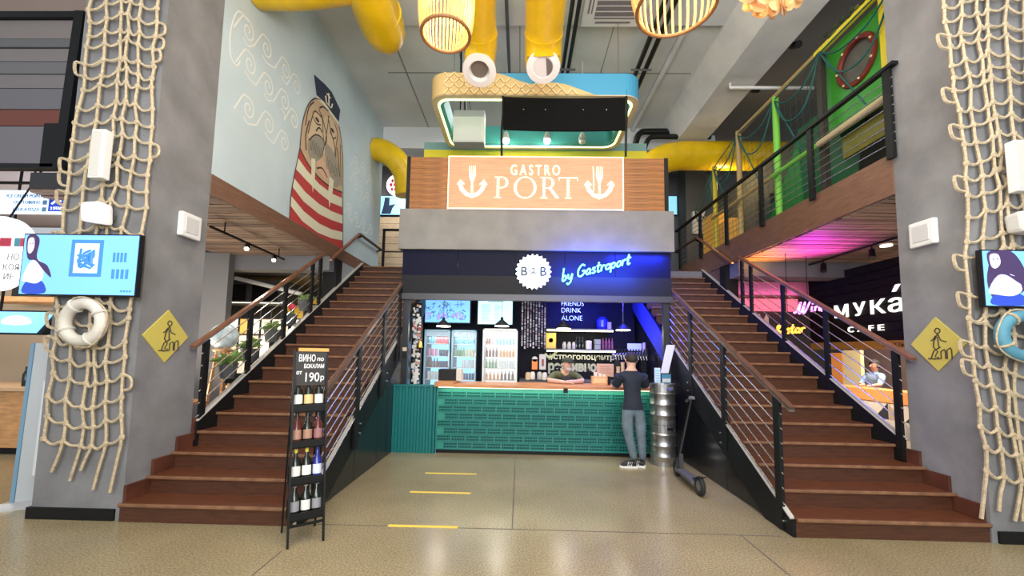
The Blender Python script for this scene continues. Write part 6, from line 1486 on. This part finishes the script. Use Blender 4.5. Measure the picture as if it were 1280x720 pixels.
for x0, x1, nx, nz, r, side, lab in ((-.50, -.60, -.64, 5.63, .235, 'left', 'yellow duct with open white nozzle behind the first bamboo lamp'), (.235, .262, .27, 5.69, .275, 'right', 'yellow duct with half-closed white nozzle right of the open one')):
    zc = nz + .36
    d_ = duct('d', lab, [(x0, -1, zc + .25), (x0, 3.5, zc + .12), (x1, 4.9, zc + .04), (x1, 5.32, zc - .04), (nx, 5.52, nz + .18), (nx, 5.52, nz + .1)], r - .015, rib=.7)
    ax_ = V((0, -.42, -.90)); c = V((nx, 5.5, nz)); u = V((1, 0, 0)); v_ = ax_.cross(u)
    def ringpts(R_, off): return [c + ax_ * off + (u * math.cos(2 * PI * k / 28) + v_ * math.sin(2 * PI * k / 28)) * R_ for k in range(28)]
    nb = B(); prof = [(.175, -.22), (.185, -.05), (.235, -.02), (.24, .015), (.15, .03), (.125, -.02), (.115, -.16), (.01, -.17)]
    R_ = [[nb.bm.verts.new(p) for p in ringpts(*q)] for q in prof]
    for a, b_ in zip(R_, R_[1:]):
        for k in range(28): nb._f([a[k], a[(k + 1) % 28], b_[(k + 1) % 28], b_[k]])
    nz_ = nb.obj('nozzle', M('nozzle_white', (.84, .82, .80), .4), d_, smooth=True)
    if side == 'right':
        k0, k1 = 3, 21
        B().prism(ringpts(.15, .012), ax_ * .01).obj('damper', M('damper', (.72, .69, .67), .5), nz_)
        B().prism([ringpts(.135, .023)[k % 28] for k in range(-5, 7)], ax_ * .003).obj('damper_gap', M('nozzle_dark', (.16, .13, .11), .6), nz_)
    else:
        B().prism(ringpts(.118, -.03), ax_ * .004).obj('inner_shade', M('nozzle_dark', (.16, .13, .11), .6), nz_)
duct('d', 'yellow elbow duct between the blue wall and the kiosk roof', [(-3.68, 9.7, 6.6), (-3.45, 9.7, 6.55), (-3.15, 9.75, 6.35), (-2.95, 9.85, 6.0), (-2.9, 9.9, 5.5)], .28, rib=.3)
duct('d', 'fat yellow duct behind the right gallery, turning down at its left end', [(7.5, 9.75, 6.52), (5.8, 9.75, 6.52), (4.4, 9.75, 6.52), (3.75, 9.75, 6.50), (3.3, 9.78, 6.35), (3.05, 9.85, 6.0), (2.95, 9.9, 5.4)], .34, rib=.5)

def bamboo_lamp(label, c, r, h, n, tilt):
    t_ = thing('bamboo_pendant', label, 'pendant lamp', (0, 0, 0), 'bamboo pendant lamps')
    for z in (0, h * .98): B().torus((0, 0, z), r * (1 if z == 0 else .72), .016, 'Z', 36, 8).obj('ring', M('bamboo_ring', (.24, .10, .03), .6), t_, smooth=True)
    me = B().tube(smooth_path([(r * .98, 0, 0), (r * 1.12, 0, h * .22), (r * 1.12, 0, h * .7), (r * .74, 0, h)], 3), .0105, 5).mesh('stick', bamboo, smooth=True)
    for i in range(n): inst(me, 'stick', t_, (0, 0, 0), (0, 0, 2 * PI * i / n))
    bulb = B().lathe([(.02, .16), (.03, .14), (.05, .08), (.045, .03), (.0, .0)], (0, 0, h * .55), 14).obj('bulb', glow_warm, t_, smooth=True)
    B().cyl((0, 0, h * .7), (0, 0, 3.0), .008, 6).obj('cord', black, t_)
    B().cyl((0, 0, h * .96), (0, 0, h), r * .74, 24).obj('cap', M('bamboo_cap', (.35, .18, .07), .6), t_)
    t_.location = c; t_.rotation_euler = (tilt, 0, 0)
    light('bamboo_bulb', 'POINT', (c[0], c[1], c[2] + h * .45), 48, (1, .62, .25), .06)
bamboo_lamp('slatted bamboo lamp before the yellow duct with the open nozzle', (-.745, 3.6, 4.60), .225, .8, 44, 0)
bamboo_lamp('slatted bamboo lamp before the ceiling cassette', (1.24, 3.15, 4.47), .31, .75, 34, 0)
wl3 = thing('petal_pendant', 'round pendant lamp of woven wooden petals at the top edge', 'pendant lamp', (0, 0, 0))
for j in range(5):
    me = B().ball((0, 0, 0), .05, .9, .22, 1.5, 8, 5).mesh('petal', M('petal_wood', (.72, .40, .16), .5))
    nn = (6, 11, 14, 14, 11)[j]; th = PI - .25 - j * .42
    for i in range(nn):
        a = 2 * PI * (i + .5 * (j % 2)) / nn
        inst(me, 'petal', wl3, (.24 * math.sin(th) * math.cos(a), .24 * math.sin(th) * math.sin(a), .24 * math.cos(th)), (0, PI - th if th > PI / 2 else th, a))
B().ball((0, 0, 0), .10, n=12, k=8).obj('bulb', glow_warm, wl3, smooth=True); B().cyl((0, 0, .1), (0, 0, 2.6), .008, 6).obj('cord', black, wl3)
wl3.location = (1.93, 2.9, 4.52)

# hanging rounded ring with waffle and blue front
rg = thing('ring_light', 'hanging rounded frame with waffle and blue front and a glowing inner edge', 'ceiling light', (.2, 7.3, 5.87))
def rrect(x0, x1, y0, y1, r, n=8):
    P = []
    for cx, cy_, a0 in ((x1 - r, y0 + r, -PI / 2), (x1 - r, y1 - r, 0), (x0 + r, y1 - r, PI / 2), (x0 + r, y0 + r, PI)):
        for k in range(n + 1): a = a0 + k * PI / 2 / n; P.append((cx + r * math.cos(a), cy_ + r * math.sin(a)))
    return P
X0, X1, Y0_, Y1, Z0, Z1 = -1.58, 1.96, 6.43, 8.22, 5.87, 6.26
O = rrect(X0, X1, Y0_, Y1, .28); I = rrect(X0 + .13, X1 - .13, Y0_ + .13, Y1 - .13, .2); I2 = rrect(X0 + .19, X1 - .19, Y0_ + .19, Y1 - .19, .16)
def band(A, za, Bp, zb, name, mat):
    b = B(); n = len(A)
    va = [b.bm.verts.new((x, y, za)) for x, y in A]; vb = [b.bm.verts.new((x, y, zb)) for x, y in Bp]
    for i in range(n): b._f([va[i], va[(i + 1) % n], vb[(i + 1) % n], vb[i]])
    return b.obj(name, mat, rg)
def shell(A, C, z0, z1, name, mat):
    b = B(); n = len(A)
    for i in range(n):
        j = (i + 1) % n
        b.hexa([(*A[i], z0), (*A[j], z0), (*C[j], z0), (*C[i], z0), (*A[i], z1), (*A[j], z1), (*C[j], z1), (*C[i], z1)])
    return b.obj(name, mat, rg)
shell(O, I, Z0 + .015, Z1, 'outer_band', blue_ring)
shell(O, I, Z0, Z0 + .015, 'underside', beige_r)
shell(I, I2, Z0 + .03, Z1, 'inner_band', teal_ring)
shell(rrect(X0 + .095, X1 - .095, Y0_ + .095, Y1 - .095, .22), I, Z0 - .012, Z0, 'led_strip', glow_led)
ztop = lambda x: (Z1 if x < -.55 else Z1 - .20 * (1 - math.cos((x + .55) / .75 * PI)) / 2 if x < .2 else Z1 - .20 + .03 * math.sin((x - .2) / .5 * PI) if x < .7 else max(Z0, Z1 - .20 - (x - .7) / .5 * .19))
wp = [(X0 + .26, Z0 + .01)] + [(1.2, Z0 + .01)] + [(1.2 - i * .1, ztop(1.2 - i * .1)) for i in range(0, 26)]
wp = [q for q in wp if q[0] >= X0 + .2]
wf = B().prism([(x, Y0_ - .012, z) for x, z in [(X0 + .25, Z0 + .01), (1.18, Z0 + .01)] + [(1.15 - i * .06, ztop(1.15 - i * .06)) for i in range(42) if 1.15 - i * .06 > X0 + .25] + [(X0 + .25, Z1)]], (0, .012, 0)).obj('waffle_front', waffle, rg)
# corner piece of the waffle
cw_ = B(); arc = [p for p in O[27:36]]
for p, q in zip(arc, arc[1:]):
    e = .01; cxx, cyy = X0 + .28, Y0_ + .28
    k = lambda a: (cxx + (a[0] - cxx) * 1.04, cyy + (a[1] - cyy) * 1.04)
    cw_.hexa([(*k(p), Z0 + .01), (*k(q), Z0 + .01), (*q, Z0 + .01), (*p, Z0 + .01), (*k(p), Z1), (*k(q), Z1), (*q, Z1), (*p, Z1)])
cw_.obj('waffle_corner', waffle, rg)
lt = B(); s_ = .085
for i in range(-4, 40):
    for j in range(0, 8):
        for dx in (1, -1):
            xa, za = X0 + .25 + i * s_, Z0 + .01 + j * s_ * 1.1
            xb, zb = xa + dx * s_, za + s_ * 1.1
            if min(xa, xb) < X0 + .25 or max(xa, xb) > 1.12 or (i + j) % 2: continue
            if zb > min(ztop(xa), ztop(xb)) + .01: continue
            lt.bar((xa, Y0_ - .024, za), (xb, Y0_ - .024, zb), .02, .024, (0, 1, 0))
lt.obj('waffle_ridges', M('waffle_ridge', (.80, .63, .33), .6), wf, kind='stuff')
for x, y in ((-1.2, 6.6), (1.6, 6.6), (-1.2, 8.05), (1.6, 8.05)): B().cyl((x, y, Z1), (x, y, ZC), .006, 6).obj('hanger', grey_m, rg)
light('ring_led_light', 'AREA', (.2, 7.3, 5.84), 12, (.9, 1, .6), 3, 1.4, (.2, 7.3, 0))
for x, lab, on in ((-.34, 'leftmost of three small lamps hung inside the glowing frame', 1), (.48, 'middle of three small lamps hung inside the glowing frame', 1), (1.18, 'rightmost, unlit, of three small lamps hung inside the glowing frame', 0)):
    t_ = thing('spot_lamp', 'white spot lamp, ' + lab, 'spot lamp', (x, 7.85, 5.9), 'lamps inside the glowing frame')
    B().cyl((x, 7.85, 5.98), (x, 7.85, ZC), .008, 6).obj('stem', white, t_); B().lathe([(.07, 0), (.075, .03), (.04, .14)], (x, 7.85, 5.88), 16).obj('shade', white, t_, smooth=True)
    B().ball((x, 7.85, 5.86), .07, n=12, k=8).obj('bulb', E_('spot_glow', (1, .97, .75), 8) if on else white, t_, smooth=True)
    if on: light('spot_bulb', 'POINT', (x, 7.82, 5.74), 10, (1, .95, .75), .06)
bn = thing('black_screen', 'black hanging screen sheet between two black rods above the sign', 'screen', (.67, 6.45, 5.28))
sgx = 14; b = B()
for i in range(sgx):
    xa, xb = -.33 + i * 2.0 / sgx, -.33 + (i + 1) * 2.0 / sgx
    sag = lambda x: .02 * math.sin((x + .33) / 2 * PI)
    b.hexa([(xa, 6.42, 5.28 - sag(xa)), (xb, 6.42, 5.28 - sag(xb)), (xb, 6.45, 5.28 - sag(xb)), (xa, 6.45, 5.28 - sag(xa)), (xa, 6.42, 5.84 - sag(xa)), (xb, 6.42, 5.84 - sag(xb)), (xb, 6.45, 5.84 - sag(xb)), (xa, 6.45, 5.84 - sag(xa))])
b.obj('sheet', M('sheet_black', (.006, .006, .006), .9, spec=.1), bn)
for x in (-.35, 1.69): B().tube(smooth_path([(x, 6.45, 5.97), (x + .01, 6.45, 5.6), (x - .005, 6.45, 5.25), (x, 6.5, 4.87)], 4), .02, 8).obj('rod', black, bn, smooth=True)
b = B()
for x in (0, .36, .98, 1.36): b.ball((x, 6.418, 5.62), .012, n=8, k=5)
b.obj('eyelet', steel, bn)
wbx = thing('hanging_unit', 'pale grey box unit hung on two black straps inside the glowing frame', 'air unit', (-.98, 7.0, 5.37))
B().box((-1.26, 7.0, 5.37), (-.70, 7.25, 5.97)).obj('casing', M('unit_grey', (.45, .47, .44), .5), wbx, bevel=.01); B().box((-1.24, 6.995, 5.39), (-.76, 7.0, 5.95)).obj('front', M('unit_front', (.42, .44, .41), .5), wbx)
for x in (-1.15, -1.07): B().bar((x, 7.12, 5.97), (x - .03, 7.12, ZC), .045, .03).obj('strap', black, wbx)
ac = thing('ceiling_cassette', 'white ceiling air-conditioning cassette with a dark slatted grille', 'air conditioner', (1.49, 6.2, 7.3))
B().box((.97, 5.7, 7.30), (2.01, 6.69, 7.42)).obj('frame', M('cassette_white', (.66, .66, .66), .5), ac, bevel=.01)
B().box((1.17, 5.85, 7.285), (1.85, 6.50, 7.30)).obj('grille', M('grille_mauve', (.17, .15, .17), .6), ac)
for i in range(6): B().box((1.17, 5.9 + i * .11, 7.278), (1.85, 5.915 + i * .11, 7.286)).obj('slat', M('cassette_slat', (.5, .5, .5), .5), ac)
for a in ((1.2, 6.57, 1.8, 6.60), (1.04, 5.9, 1.07, 6.4), (1.10, 5.9, 1.12, 6.4)): B().box((a[0], a[1], 7.29), (a[2], a[3], 7.301)).obj('vent', MATS['grille_mauve'], ac)
for pts, r, lab in (([(.74, 1, 7.2), (.76, 8.6, 7.2)], .035, 'thin black pipe along the ceiling right of the nozzles, left one of a pair'), ([(.85, 1, 7.2), (.87, 8.6, 7.2)], .035, 'thin black pipe along the ceiling right of the nozzles, right one of a pair'),
                    ([(2.20, 4, 7.2), (2.22, 8.4, 7.2)], .045, 'black ceiling pipe behind the large bamboo lamp, left one of a pair'), ([(2.36, 4, 7.2), (2.38, 8.4, 7.2)], .045, 'black ceiling pipe behind the large bamboo lamp, right one of a pair'),
                    ([(4.6, 9.9, 7.22), (3.2, 9.9, 7.22), (2.95, 9.9, 7.18), (2.85, 9.9, 7.0), (2.78, 9.9, 6.6)], .075, 'bent black pipe above the right yellow duct, upper one'), ([(4.6, 9.7, 6.98), (3.35, 9.7, 6.98), (3.12, 9.7, 6.94), (3.02, 9.7, 6.78), (2.95, 9.7, 6.5)], .06, 'bent black pipe above the right yellow duct, lower one')):
    tag(B().tube(smooth_path(pts, 4) if len(pts) > 2 else pts, r, 12).obj('pipe', black, smooth=True), lab, 'pipe', 'black ceiling pipes')
for x in (.8, 2.28): B().box((x - .2, 7.55, 7.14), (x + .2, 7.58, 7.17)).obj('pipe_bracket', grey_m, ceiling)
tag(B().cyl((-.32, -1, 7.3), (-.30, 8.3, 7.3), .03, 8).obj('pipe', M('pipe_dark', (.06, .065, .07), .5), smooth=True), 'thin dark pipe along the ceiling between the two nozzle ducts', 'pipe')
tag(B().tube([(4.0, 7.6, 6.9), (4.0, 7.6, 6.82), (5.6, 7.6, 6.82)], .03, 8).obj('pipe', white, smooth=True), 'white pipe across under the ceiling beam', 'pipe')
for y, nm in ((6.7, 'nearer the camera'), (7.9, 'farther from the camera')):
    t_ = thing('black_spotlight', 'small black spotlight fixed to the side of the ceiling beam, ' + nm, 'spotlight', (4.6, y, 7.0), 'black spotlights beside the beam')
    B().box((4.5, y - .03, 6.96), (4.62, y + .03, 7.02)).obj('bracket', black, t_); B().tube([(4.66, y + .08, 7.03), (4.66, y - .08, 6.93)], .06, 12).obj('head', black, t_, smooth=True)
